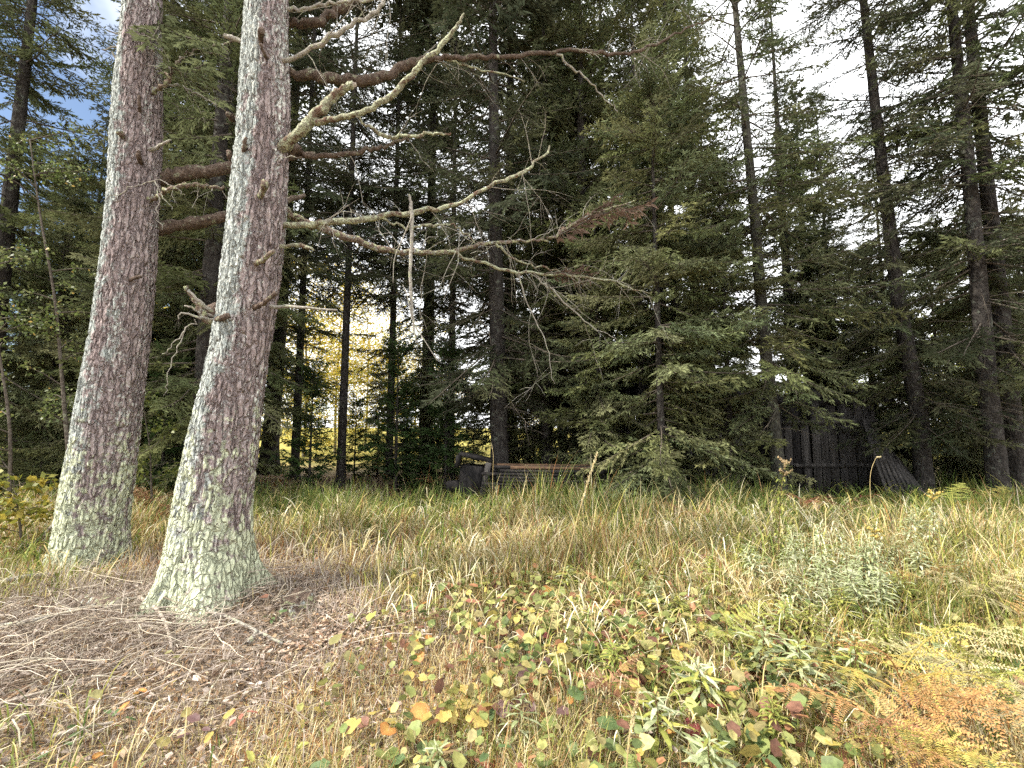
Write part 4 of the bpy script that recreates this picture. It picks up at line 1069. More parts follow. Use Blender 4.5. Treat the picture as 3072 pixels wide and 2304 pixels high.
def grass(n, yr, margin, seed):
    rg = np.random.default_rng(seed)
    u = rg.random(n)
    y = yr[0] + (yr[1] - yr[0]) * u
    half = y * 1.16 + margin
    x = rg.uniform(-1, 1, n) * half
    br = brushy(x, y)
    keep = rg.random(n) > br * 0.62
    for (tx, ty, tr) in trunks_xy: keep &= (x - tx) ** 2 + (y - ty) ** 2 > tr ** 2
    keep &= rg.random(n) < np.clip(0.35 + 1.1 * vnoise(x * 1.7, y * 1.7, seed=12), 0, 1)
    la, lb_ = leafy(x, y)
    keep &= rg.random(n) > la * 0.55
    # thin out under the trees
    keep &= rg.random(n) < np.clip(1.25 - (y - 8.3) / 3.2, 0.06, 1)
    x, y, br = x[keep], y[keep], br[keep]
    n = len(x)
    tallN = vnoise(x * 0.8 + 3, y * 0.8, seed=14)
    h = np.interp(y, [1.8, 3.0, 4.2, 5.5, 7.5, 10], [0.11, 0.14, 0.24, 0.40, 0.52, 0.42]) * (0.55 + 0.9 * tallN) * rg.uniform(0.5, 1.35, n)
    rightb = np.clip((x - 0.8) / 2.2, 0, 1) * np.clip((5.5 - y) / 2, 0, 1)
    h *= 1 + 1.3 * rightb
    tus = vnoise(x * 3.1 + 1, y * 3.1, seed=51)
    la, lb_ = leafy(x, y)
    h *= (1 - 0.35 * br) * (0.45 + 1.1 * tus) * (1 - 0.35 * la) * (1 - 0.45 * lb_)
    h *= 1 + 0.25 * np.exp(-((x - 0.8) / 1.4) ** 2 - ((y - 8.0) / 0.6) ** 2)
    lowleft = np.clip((-x - 0.2) / 1.5, 0, 1) * np.clip((4.2 - y) / 1.5, 0, 1)
    h *= 1 - 0.35 * lowleft
    w = np.interp(y, [1.8, 3.5, 6, 9], [0.0036, 0.0052, 0.0095, 0.012]) * rg.uniform(0.6, 1.4, n)
    az = rg.uniform(0, 2 * np.pi, n)
    lean = rg.uniform(0.1, 1.1, n) + 0.25
    mat_ = rg.random(n) < np.interp(y, [2, 4, 6], [0.55, 0.35, 0.12])     # lodged, flattened blades
    lean = np.where(mat_, rg.uniform(1.2, 2.6, n), lean)
    dx, dy = np.cos(az), np.sin(az)
    t = np.array([0, 0.38, 0.74, 1.0])
    rise = np.where(mat_, 0.45, 1.0)
    V = np.zeros((n, 7, 3))
    sidex, sidey = -dy, dx
    g = gh(x, y)
    for q, tt in enumerate(t):
        out_ = lean * h * tt ** 1.8 * 0.6
        up = h * rise * (tt - 0.30 * lean * tt ** 2.4 * 0.7)
        px, py, pz = x + dx * out_, y + dy * out_, g + np.maximum(up, 0.005) - (0.01 if q == 0 else 0)
        ww = w * (1.0, 0.9, 0.6, 0)[q] * 0.5
        if q < 3:
            V[:, 2 * q] = np.stack([px - sidex * ww, py - sidey * ww, pz], -1)
            V[:, 2 * q + 1] = np.stack([px + sidex * ww, py + sidey * ww, pz], -1)
        else:
            V[:, 6] = np.stack([px, py, pz], -1)
    # colours: dry in the front and middle, greener towards the trees and on the right
    gp = np.interp(y, [2, 4, 5.5, 7, 8.5], [0.30, 0.30, 0.30, 0.55, 0.85])
    gp = gp + 0.35 * (vnoise(x * 0.9, y * 0.9, seed=15) - 0.5) * 2 + 0.16 * np.clip((x - 0.6) / 2, 0, 1) - 0.25 * br - 0.06
    pal = np.zeros((n, 3)); r = rg.random(n)
    S_, R2, G_, D_, K_ = map(np.array, (STRAW, RUST, GREEN, DKGREEN, PINK))
    isg = rg.random(n) < gp
    pal[:] = S_[rg.integers(len(S_), size=n)]
    ru = (~isg) & (r < 0.34); pal[ru] = R2[rg.integers(len(R2), size=ru.sum())]
    pk = (~isg) & (rg.random(n) < br * 0.9 + 0.06); pal[pk] = K_[rg.integers(len(K_), size=pk.sum())]
    pal[isg] = G_[rg.integers(len(G_), size=isg.sum())]
    dk = isg & (rg.random(n) < np.interp(y, [4, 7.5], [0.15, 0.8])); pal[dk] = D_[rg.integers(len(D_), size=dk.sum())]
    pal *= rg.uniform(0.75, 1.18, (n, 1)) * (0.78 + 0.44 * vnoise(x * 2.2 + 5, y * 2.2, seed=52))[:, None]
    b = np.arange(n)[:, None] * 7
    Q = np.concatenate([b + np.array([[0, 1, 3, 2]]), b + np.array([[2, 3, 5, 4]])])
    T = b + np.array([[4, 5, 6]])
    tipc = np.repeat(pal[:, None, :], 7, 1)
    return V.reshape(-1, 3), Q, T, tipc.reshape(-1, 3)

gm = MB()
def arching(n, yr, seed):
    rg = np.random.default_rng(seed)
    y = rg.uniform(*yr, n); x = rg.uniform(-1, 1, n) * (y * 1.16 + 0.5)
    k = (rg.random(n) > brushy(x, y) * 1.3) & (rg.random(n) < np.clip(vnoise(x * 1.4 + 9, y * 1.4, seed=33) * 1.7 - 0.25, 0, 1))
    x, y = x[k], y[k]; n = len(x)
    h = np.interp(y, [2, 4, 6, 8.5], [0.20, 0.34, 0.52, 0.60]) * rg.uniform(0.6, 1.25, n) * (1 + 0.35 * np.clip((x - 1) / 2, 0, 1) * (y < 6))
    w = np.interp(y, [2, 5, 9], [0.006, 0.011, 0.016]) * rg.uniform(0.6, 1.3, n)
    az = rg.uniform(0, 6.283, n); dx, dy = np.cos(az), np.sin(az); reach = h * rg.uniform(0.25, 0.9, n)
    t = np.array([0, .35, .65, .85, 1.0]); g = gh(x, y)
    V = np.zeros((n, 9, 3)); curl = rg.uniform(0.15, 0.75, n)
    for q, tt in enumerate(t):
        o_ = reach * tt ** 1.7; z = g + h * (tt * 1.25 - 0.25 * tt ** 2 - curl * tt ** 4)
        px, py = x + dx * o_, y + dy * o_; ww = w * (0.7, 1, .9, .55, 0)[q] * .5
        if q < 4:
            V[:, 2 * q] = np.stack([px + dy * ww, py - dx * ww, z], -1); V[:, 2 * q + 1] = np.stack([px - dy * ww, py + dx * ww, z], -1)
        else: V[:, 8] = np.stack([px, py, z], -1)
    gp = np.clip(np.interp(y, [2, 5, 7, 8.5], [0.45, 0.35, 0.55, 0.9]) + (vnoise(x, y, seed=44) - .5), 0, 1)
    A = np.array(STRAW + [lin(232, 226, 200)]); B = np.array(GREEN + DKGREEN)
    c = np.where((rg.random(n) < gp)[:, None], B[rg.integers(len(B), size=n)], A[rg.integers(len(A), size=n)]) * rg.uniform(.85, 1.15, (n, 1))
    b = np.arange(n)[:, None] * 9
    Q = np.concatenate([b + np.array([[2 * i, 2 * i + 1, 2 * i + 3, 2 * i + 2]]) for i in range(3)])
    return V.reshape(-1, 3), Q, b + np.array([[6, 7, 8]]), np.repeat(c, 9, 0)
V, Q, T, c = arching(24000, (2.0, 9.0), 5); gm.add(V, Q, T, c)
for a in [(70000, (1.55, 3.2), 0.25, 1), (62000, (3.2, 5.2), 0.4, 2), (46000, (5.2, 8.6), 0.6, 3), (14000, (8.6, 13), 0.5, 4)]:
    V, Q, T, c = grass(*a); gm.add(V, Q, T, c)
tag(gm.build('grass', M['grass']), 'dry straw coloured and green grass covering the clearing', 'grass', kind='stuff')

def litter(n, xr, yr, size, cols, seed, tilt=0.35, dens=None, lift=0.01, wr=0.6, rnd=False):
    rg = np.random.default_rng(seed)
    x = rg.uniform(*xr, n); y = rg.uniform(*yr, n)
    if dens is not None:
        k = rg.random(n) < dens(x, y); x, y = x[k], y[k]; n = len(x)
    P = np.stack([x, y, gh(x, y) + lift + rg.random(n) * lift * 2], -1)
    az = rg.uniform(0, 6.283, n); D = unit(np.stack([np.cos(az), np.sin(az), rg.normal(0, tilt, n)], -1))
    A = unit(np.cross(D, UP + rg.normal(0, tilt, (n, 3)))); l = size * rg.uniform(0.5, 1.5, n)[:, None]
    Nn = np.cross(A, D); m = P + D * l * .45
    cols = np.array(cols); c = cols[rg.integers(len(cols), size=n)] * rg.uniform(0.7, 1.2, (n, 1))
    if rnd:
        j = lambda: rg.uniform(0.85, 1.15, (n, 1))
        e1, e2 = P + D * l * .22, P + D * l * .74
        V = np.stack([P, e1 + A * l * wr * .46 * j() + Nn * l * .10, e2 + A * l * wr * .42 * j() + Nn * l * .08, P + D * l * j(), e2 - A * l * wr * .42 * j() + Nn * l * .08, e1 - A * l * wr * .46 * j() + Nn * l * .10], 1).reshape(-1, 3)
        b = np.arange(n)[:, None] * 6
        return MB().add(V, np.concatenate([b + np.array([[0, 1, 2, 3]]), b + np.array([[0, 3, 4, 5]])]), col=np.repeat(c, 6, 0))
    V = np.stack([P, m + A * l * wr / 2 + Nn * l * .08, P + D * l, m - A * l * wr / 2 + Nn * l * .08], 1).reshape(-1, 3)
    return MB().add(V, np.arange(4 * n).reshape(-1, 4), col=np.repeat(c, 4, 0))
BROWN = [lin(120, 100, 80), lin(148, 126, 100), lin(96, 78, 64), lin(176, 154, 128), lin(132, 104, 78)]
tag(litter(26000, (-6, 6), (1.5, 7), 0.045, BROWN + PINK[:2], 31, dens=lambda x, y: np.clip(0.35 + brushy(x, y), 0, 1) * (np.abs(x) < y * 1.2 + .3)).build('leaf_litter', M['litter']),
    'brown dead leaves and bits on the ground among the grass', 'leaf litter', kind='stuff')
tag(litter(5200, (-1.9, -0.4), (2.9, 4.7), 0.05, [lin(194, 170, 150), lin(166, 140, 120), lin(140, 112, 92), lin(212, 194, 176)], 32, tilt=0.25, wr=0.35,
    dens=lambda x, y: np.exp(-(((x + 1.25) / 0.5) ** 2 + ((y - 3.85) / 0.5) ** 2))).build('wood_chips', M['litter']),
    'pinkish brown wood chips scattered right of the nearer big trunk', 'wood chips', kind='stuff')
tag(litter(15000, (-9, 9), (7.5, 15), 0.07, BROWN + [lin(150, 90, 50)], 33).build('forest_litter', M['litter']), 'dead leaves on the ground under the trees', 'leaf litter', kind='stuff')
tag(litter(16000, (-5.2, -0.7), (2.0, 6.0), 0.05, BROWN + PINK + [lin(150, 126, 96)], 36, tilt=0.4, wr=0.14, lift=0.02, dens=lambda x, y: np.clip(brushy(x, y) * 1.3, 0, 1)).build('needle_litter', M['litter']),
    'brown fallen needles and bark bits round the big trunks', 'leaf litter', kind='stuff')
# small green and turning leaves that carpet the ground
COVER = [lin(146, 152, 92), lin(126, 140, 82), lin(172, 172, 104), lin(108, 122, 74), lin(186, 170, 96), lin(170, 124, 92), lin(164, 152, 98), lin(150, 140, 96), lin(132, 96, 80), lin(140, 148, 88), lin(190, 182, 124)]
mb = litter(46000, (-5.5, 6.5), (1.6, 6.3), 0.06, COVER, 34, tilt=0.55, lift=0.065, wr=0.85, rnd=True, dens=lambda x, y: np.clip(1 - brushy(x, y), .1, 1) * np.clip((x + 1.5) / 1.3, 0.08, 1) * (np.abs(x) < y * 1.2 + .3) * np.clip(0.10 + 1.25 * leafy(x, y)[0] + 0.25 * leafy(x, y)[1], 0, 1) * np.clip(vnoise(x * 4, y * 4, seed=20) * 2.4 - 0.45, 0.05, 1))
tag(mb.build('ground_cover', M['leaf']), 'small green and yellow leaves creeping among the grass', 'ground cover', kind='stuff')

# brush of dead twigs round the feet of the trunks
rg = np.random.default_rng(66)
mb = MB()
for k in range(1900):
    x = rg.normal(-3.3, 0.85); y = rg.normal(3.85, 0.9)
    if y < 1.7 or abs(x) > y * 1.3 + 0.3: continue
    L = rg.uniform(0.1, 0.9) * (0.6 + 0.4 * rg.random()); az = rg.normal(0.25, 0.8) if rg.random() < 0.55 else rg.uniform(0, 6.28)
    z = float(gh(x, y)) + abs(rg.normal(0.03, 0.07))
    d = np.array([math.cos(az), math.sin(az) * 0.8, rg.normal(0.03, 0.13) if k % 3 else rg.uniform(0.2, 1.2)])
    if k % 3 == 0: L *= 0.6; z = float(gh(x, y))
    pp = [np.array([x, y, z])]
    for s in range(5):
        d = unit(d + rg.normal(0, 0.11, 3) + np.array([0, 0, -0.02])); q = pp[-1] + d * L / 5; q[2] = max(q[2], float(gh(q[0], q[1])) + 0.004); pp.append(q)
    r = rg.uniform(0.0012, 0.0042) * (1.5 if rg.random() < 0.06 else 1)
    c = np.array(PINK + [lin(206, 192, 170), lin(214, 202, 180), lin(200, 190, 170), lin(96, 84, 76), lin(140, 124, 108), lin(116, 100, 86)])[rg.integers(10)] * rg.uniform(0.65, 1.2)
    V, Q, _ = tube(np.array(pp), np.linspace(r, r * 0.4, 6), 4, cap=False); mb.add(V, Q, col=c)
    for b in range(rg.integers(0, 3)):
        i = rg.integers(1, 5); d2 = unit(d + rg.normal(0, .6, 3)); l2 = L * rg.uniform(.15, .4)
        V, Q, _ = tube(np.array([pp[i], pp[i] + d2 * l2]), [r * .6, r * .25], 3, cap=False); mb.add(V, Q, col=c)
tag(mb.build('brush', M['litter']), 'tangle of thin grey dead twigs heaped round the feet of the big trunks', 'brush', kind='stuff')

# fallen sticks that can be told apart (2212 view)
def stick(pts, dia, mat, label, seed, cat='stick', lift=0.03):
    P = []
    for a, b, dz in pts:       # dz above ground
        d = FWD + (a * S - CX) / F_PX * RIGHT + (CY - b * S) / F_PX * CUP
        t = (0.04 + dz - CAM[2]) / d[2]
        q = CAM + d * t
        for _ in range(3):
            t = (float(gh(q[0], q[1])) + lift + dz - CAM[2]) / d[2]; q = CAM + d * t
        P.append(q)
    P = np.array(P); r = dia * S / 2 / F_PX * P[:, 1].mean()
    C = catmull(P, 5) - P[0]
    o = MB().add(*tube(C, np.linspace(r, r * 0.55, len(C)), 7, 0.12, seed)).build('fallen_stick', mat, smooth=True)
    o.location = tuple(P[0])
    return tag(o, label, cat, 'fallen sticks on the ground')
stick([(395, 1262, .10), (425, 1290, .08), (456, 1322, .05), (492, 1333, .04), (545, 1358, .03), (610, 1390, .02)], 9, M['dead_wood'], 'long crooked pale stick lying in front of the nearer big trunk', 1)
stick([(300, 1290, .06), (330, 1308, .05), (352, 1335, .04), (365, 1370, .02), (372, 1400, .0)], 9, M['cut_wood'], 'pale bent stick left of the nearer trunk foot, cut end up', 2)
stick([(532, 1392, .0), (548, 1375, .02), (556, 1362, .06)], 13, M['dead_wood'], 'short thick pale stub of stick right of the long crooked one', 3)
stick([(0, 1258, .06), (60, 1245, .08), (130, 1238, .06), (210, 1222, .05)], 10, M['dead_wood'], 'grey stick lying level at the left edge', 4)
stick([(0, 1352, .04), (70, 1340, .06), (150, 1322, .06), (230, 1300, .04), (300, 1292, .03)], 8, M['dead_wood'], 'long grey stick pointing from the left edge to the near trunk', 5)
stick([(60, 1180, .10), (90, 1160, .2), (120, 1120, .3), (150, 1040, .5)], 7, M['dead_wood'], 'thin stick propped upright against the farther big trunk', 6)
stick([(0, 1100, .30), (50, 1060, .4), (100, 1010, .5), (140, 960, .55)], 6, M['twig'], 'thin grey stick slanting up at the left edge', 7)
stick([(195, 1306, .02), (250, 1296, .05), (310, 1290, .04)], 8, M['dead_wood'], 'short straight stick between the two trunk feet', 8)
stick([(0, 1520, .01), (90, 1495, .03), (170, 1470, .03), (260, 1450, .02)], 6, M['cut_wood'], 'long pinkish stick low at the left edge of the foreground', 9)
stick([(115, 1590, .02), (170, 1575, .03), (245, 1560, .02)], 9, M['cut_wood'], 'pale flat sliver of wood at the lower left', 10)

# a short cut log by the trunk foot
q = at(330, 1850, 4.0); q[2] = float(gh(q[0], q[1])) + 0.05
lg = empty('cut_log', q, 'short dark log with pale cut end between the two trunk feet', 'log')
C = np.array([[-0.34, 0.10, 0.0], [-0.12, 0.03, 0.012], [0.10, -0.03, 0.02]])
V, Q, T = tube(catmull(C, 5), 0.06, 12, 0.10, 3); MB().add(V, Q).build('bark', M['limb_bark'], lg, smooth=True)
V, Q, T = tube(np.array([[0.099, -0.03, 0.02], [0.112, -0.034, 0.021]]), [0.056, 0.05], 12, 0.05, 4); MB().add(V, Q, T).build('cut_end', M['cut_wood'], lg)

# the low rotten stump right of the near trunk
q = at(890, 1830, 4.05); q[2] = float(gh(q[0], q[1]))
st = empty('tree_stump', q, 'low ragged grey stump with lichen right of the nearer big trunk', 'stump')
n, m = 26, 12
TH, HH = np.meshgrid(np.linspace(0, 2 * np.pi, n, endpoint=False), np.linspace(0, 1, m))
top = 0.09 + 0.20 * vnoise(np.cos(TH) * 2 + 4, np.sin(TH) * 2, seed=8)
rr = 0.15 * (1 + 0.55 * np.exp(-HH * 3.0)) * (0.8 + 0.45 * vnoise(np.cos(TH) * 2.5, np.sin(TH) * 2.5, HH * 2, 5))
V = np.stack([rr * np.cos(TH), rr * np.sin(TH), HH * top - 0.03], -1).reshape(-1, 3)
i = np.arange(m - 1)[:, None] * n; j = np.arange(n)[None]; j2 = (j + 1) % n
Q = np.stack([i + j, i + j2, i + n + j2, i + n + j], -1).reshape(-1, 4)
st.scale = (0.8, 0.8, 0.72)
MB().add(V, Q).build('wood', M['limb_bark'], st, smooth=True)
rim = V[-n:]; V2 = np.vstack([rim, [[0, 0, 0.07]]]); T2 = np.array([[k, (k + 1) % n, n] for k in range(n)])
MB().add(V2, None, T2).build('hollow_top', M['limb_brown'], st)

# ------------------------------------------------------------------ low broad leaved plants
def leaf_mesh(kind, rgbs, name):
    """one leaf lying along +X with a folded, rippled blade"""
    rg = np.random.default_rng(hash(name) % 1000)
    n = 16
    th = np.linspace(-np.pi, np.pi, n, endpoint=False)
    if kind == 'heart':
        r = 0.5 * (1 - 0.30 * np.exp(-((np.abs(th) - np.pi) / 0.35) ** 2)) * (1 + 0.16 * np.exp(-(th / 0.35) ** 2))
    elif kind == 'round':
        r = 0.5 * (1 + 0.07 * np.cos(7 * th))
    else:
        r = 0.5 / np.sqrt((np.cos(th)) ** 2 + (np.sin(th) / 0.55) ** 2)
    r = r * rg.uniform(0.86, 1.12, n)
    x = 0.5 + r * np.cos(th); y = r * np.sin(th) * 0.9
    z = 0.22 * np.abs(y) - 0.12 * (x - 0.3) ** 2 + 0.03 * np.sin(th * 5)
    inner = np.stack([0.5 + 0.5 * (x - 0.5), 0.5 * y, 0.11 * np.abs(y) - 0.06 * (x - .3) ** 2 + 0.015], -1)
    V = np.vstack([np.stack([x, y, z], -1), inner, [[0.5, 0, 0]]])
    Q = [[k, (k + 1) % n, n + (k + 1) % n, n + k] for k in range(n)]
    T = [[n + k, n + (k + 1) % n, 2 * n] for k in range(n)]
    c0, c1 = rgbs
    C = np.vstack([np.tile(c1, (n, 1)), np.tile(c0 * 0.5 + c1 * 0.5, (n, 1)), [c0]])
    return MB().add(V, Q, T, col=C).mesh(name, M['leaf'], smooth=True)

LEAFCOL = {
    'green': (lin(136, 150, 88), lin(152, 162, 98)), 'dark green': (lin(96, 118, 76), lin(108, 128, 84)), 'lime': (lin(172, 176, 96), lin(188, 186, 108)),
    'yellow': (lin(188, 170, 100), lin(196, 176, 104)), 'orange': (lin(210, 172, 100), lin(194, 132, 78)), 'crimson': (lin(140, 76, 76), lin(154, 86, 82)),
    'pinkish red': (lin(182, 120, 102), lin(188, 130, 112)), 'purple brown': (lin(104, 80, 80), lin(120, 94, 90)), 'olive': (lin(140, 138, 92), lin(154, 148, 100))}
LM = {(c, k): leaf_mesh(k, v, f'leaf_{c}_{k}'.replace(' ', '_')) for c, v in LEAFCOL.items() for k in ('heart', 'round', 'oval')}
PET = MB().add(*tube(np.array([[0, 0, 0], [0.1, 0, 0.5], [0.35, 0, 1.0]]), [0.022, 0.016, 0.012], 4), col=lin(150, 140, 84)).mesh('petiole', M['leaf'])

def low_plant(px, py, colour, kind, nl, size, label, seed, hh=0.14, mixc=None, group='low broad leaved plants in the grass'):
    rg = np.random.default_rng(seed)
    d = FWD + (px - CX) / F_PX * RIGHT + (CY - py) / F_PX * CUP
    q = CAM + d * ((hh * 0.8 - CAM[2]) / d[2]); q[2] = float(gh(q[0], q[1]))
    root = empty('low_plant', q, label, 'plant', group, rg.uniform(0, 6.28))
    for k in range(nl):
        az = k * 2.4 + rg.uniform(-.4, .4); h = hh * rg.uniform(0.6, 1.25)
        s = link('petiole', PET, root); s.rotation_euler = (0, 0, az); ex = size * rg.uniform(0.3, 1.0)
        s.scale = (ex / 0.35, 0.1, h)
        c = colour if (mixc is None or rg.random() < 0.6) else mixc
        l = link('leaf', LM[(c, kind)], root)
        l.location = (math.cos(az) * ex, math.sin(az) * ex, h)
        l.rotation_euler = (rg.uniform(-0.55, 0.55), rg.uniform(-0.3, 0.6), az + rg.uniform(-.5, .5)); sc = size * rg.uniform(0.7, 1.2); l.scale = (sc, sc * rg.uniform(.8, 1.1), sc)
    return root

PL = [  # px, py (photograph), colour, kind, leaves, size
    (405, 2075, 'orange', 'oval', 6, 0.075, 'orange leaved sprig in the dead twigs below the trunks'),
    (535, 1960, 'olive', 'oval', 5, 0.06, 'small green seedling right of the orange sprig'),
    (545, 1740, 'green', 'oval', 6, 0.07, 'green leafy sprig against the lichened trunk foot'),
    (815, 1850, 'dark green', 'oval', 6, 0.07, 'dark green sprig at the stump foot'),
    (330, 2150, 'dark green', 'oval', 6, 0.08, 'green leafy sprig at the lower left'),
    (185, 2215, 'dark green', 'oval', 4, 0.07, 'bluish green leaves low in the left corner'),
    (850, 2220, 'lime', 'round', 6, 0.075, 'pale variegated leaf cluster near the bottom edge'),
    (1620, 1715, 'lime', 'round', 6, 0.15, 'large lime round leaves in the middle of the meadow'),
    (1650, 1660, 'green', 'round', 4, 0.16, 'big round green leaf behind the lime ones'),
    (1500, 1765, 'lime', 'round', 3, 0.15, 'yellow green round leaf left of the lime cluster'),
    (1690, 1745, 'olive', 'round', 4, 0.15, 'olive round leaves right of the lime cluster'),
    (1830, 1715, 'crimson', 'heart', 2, 0.13, 'bright crimson leaf farthest back in the meadow'),
    (1770, 1760, 'crimson', 'heart', 2, 0.12, 'crimson leaf just in front of the bright one'),
    (1290, 1745, 'yellow', 'heart', 3, 0.11, 'yellow leaf standing in the mid grass'),
    (1310, 1800, 'orange', 'heart', 2, 0.10, 'orange leaf below the mid grass yellow one'),
    (1480, 1815, 'pinkish red', 'heart', 2, 0.12, 'salmon red leaf left of the long seed stalk'),
    (1630, 1800, 'orange', 'heart', 3, 0.10, 'orange leaves just left of the long seed stalk'),
    (1730, 1870, 'green', 'heart', 4, 0.12, 'green leaf cluster right of the long seed stalk'),
    (1660, 1905, 'crimson', 'heart', 2, 0.09, 'crimson leaf close beside the long seed stalk'),
    (1530, 1900, 'crimson', 'heart', 2, 0.08, 'small crimson leaf left of the seed stalk'),
    (1560, 1945, 'dark green', 'heart', 4, 0.10, 'dark green leaf cluster at the seed stalk foot'),
    (1600, 1985, 'purple brown', 'heart', 3, 0.10, 'wine coloured leaves under the dark green cluster'),
    (1260, 1935, 'orange', 'heart', 3, 0.11, 'orange and red leaf in the short dry grass'),
    (1010, 1960, 'olive', 'heart', 3, 0.10, 'olive leaves at the edge of the wood chips'),
    (1095, 1925, 'purple brown', 'oval', 2, 0.08, 'purplish leaf near the wood chips'),
    (1240, 2030, 'yellow', 'heart', 2, 0.08, 'small yellow leaf in the short dry grass'),
    (1445, 2045, 'yellow', 'round', 4, 0.09, 'ruffled yellow leaf in the centre foreground'),
    (1490, 2010, 'orange', 'round', 3, 0.07, 'small orange leaf behind the ruffled yellow one'),
    (1485, 2070, 'dark green', 'oval', 2, 0.10, 'dark green oval leaf right of the ruffled yellow one'),
    (1550, 2070, 'purple brown', 'heart', 2, 0.11, 'dark purple leaf in the centre foreground'),
    (1715, 2040, 'orange', 'oval', 3, 0.14, 'tall orange leaf standing right of centre'),
    (1640, 2115, 'purple brown', 'round', 2, 0.08, 'mauve leaf at the fork of the pale stalk'),
    (1730, 2130, 'dark green', 'heart', 2, 0.13, 'large smooth dark green leaf right of centre'),
    (1310, 2105, 'yellow', 'heart', 4, 0.11, 'yellow leaves flushed orange near the bottom'),
    (1200, 2145, 'orange', 'heart', 3, 0.10, 'amber leaf near the bottom, left of the flushed yellow ones'),
    (1100, 2140, 'yellow', 'heart', 3, 0.10, 'bright yellow leaf left of the amber one'),
    (1370, 2180, 'yellow', 'heart', 3, 0.11, 'yellow leaf with pink edge near the bottom'),
    (1300, 2190, 'green', 'heart', 3, 0.10, 'green leaf between two yellow ones near the bottom'),
    (1590, 2205, 'green', 'oval', 2, 0.16, 'long pale green leaf beside the forked pale stalk'),
    (1470, 2230, 'dark green', 'oval', 3, 0.10, 'green leaf low in the centre'),
    (1260, 2260, 'dark green', 'oval', 3, 0.11, 'bluish green oval leaf at the bottom edge'),
    (1035, 2265, 'dark green', 'oval', 2, 0.10, 'dark oval leaf at the bottom edge, left of centre'),
    (920, 2110, 'yellow', 'oval', 3, 0.07, 'small yellow leaf in the left foreground'),
    (600, 2160, 'purple brown', 'oval', 3, 0.09, 'brown curled leaf in the left foreground'),
    (640, 2170, 'yellow', 'oval', 3, 0.08, 'pale yellow leaves beside the brown curled one'),
    (260, 2270, 'orange', 'oval', 4, 0.07, 'orange leaves at the bottom left'),
    (720, 2130, 'pinkish red', 'oval', 3, 0.07, 'pink leaves in the left foreground'),
    (2040, 2030, 'crimson', 'heart', 3, 0.11, 'deep crimson leaf in the right foreground'),
    (2100, 2120, 'crimson', 'heart', 2, 0.10, 'crimson leaf in front of the deep crimson one'),
    (2060, 2180, 'orange', 'oval', 2, 0.09, 'orange leaf near the bottom right of centre'),
    (2090, 1740, 'crimson', 'heart', 4, 0.11, 'dark red leaves among the grass on the right'),
    (2250, 1800, 'orange', 'heart', 3, 0.10, 'orange leaf by a brown stem on the right'),
    (2540, 1755, 'pinkish red', 'heart', 2, 0.10, 'pink leaf under the silvery goldenrods'),
    (2050, 1920, 'orange', 'heart', 4, 0.11, 'orange red leaves left of the yellow green fern'),
    (2020, 1870, 'olive', 'round', 4, 0.12, 'olive leaves behind the yellow green fern'),
    (1930, 1830, 'green', 'round', 4, 0.12, 'green leaf cluster on the right of the meadow'),
    (2300, 2040, 'dark green', 'heart', 4, 0.11, 'dark green leaves in the right foreground'),
    (2560, 2020, 'green', 'oval', 3, 0.14, 'pale large leaves left of the bracken'),
    (3040, 2000, 'dark green', 'oval', 5, 0.13, 'dark green leaves at the right edge beside the bracken'),
    (2200, 2160, 'green', 'heart', 4, 0.11, 'green leaf cluster near the bottom on the right'),
    (2260, 2240, 'dark green', 'heart', 4, 0.09, 'blue green leaves at the bottom right'),
    (1930, 2100, 'purple brown', 'heart', 2, 0.09, 'purplish leaf under the rusty fern'),
    (1500, 2290, 'pinkish red', 'heart', 4, 0.09, 'red and pink leaves at the very bottom'),
    (780, 2270, 'lime', 'oval', 4, 0.09, 'yellow green leaves at the bottom edge on the left'),
    (1120, 1850, 'lime', 'heart', 3, 0.09, 'lime leaf at the right rim of the wood chips'),
    (1380, 1850, 'green', 'heart', 4, 0.10, 'green leaves in the centre of the dry grass'),
    (1800, 1930, 'lime', 'heart', 4, 0.11, 'lime leaves behind the rusty fern'),
    (2380, 2170, 'olive', 'heart', 4, 0.10, 'olive leaf cluster at the lower right'),
    (1850, 2250, 'green', 'heart', 4, 0.10, 'green leaves at the bottom beside the pale seed head'),
]
rg = np.random.default_rng(3)
for k, a in enumerate(PL):
    low_plant(a[0], a[1], a[2], a[3], min(a[4], 4), a[5] * (0.85 if a[0] < 950 else 0.95), a[6], 900 + k, hh=0.08 if a[0] < 950 else 0.11)

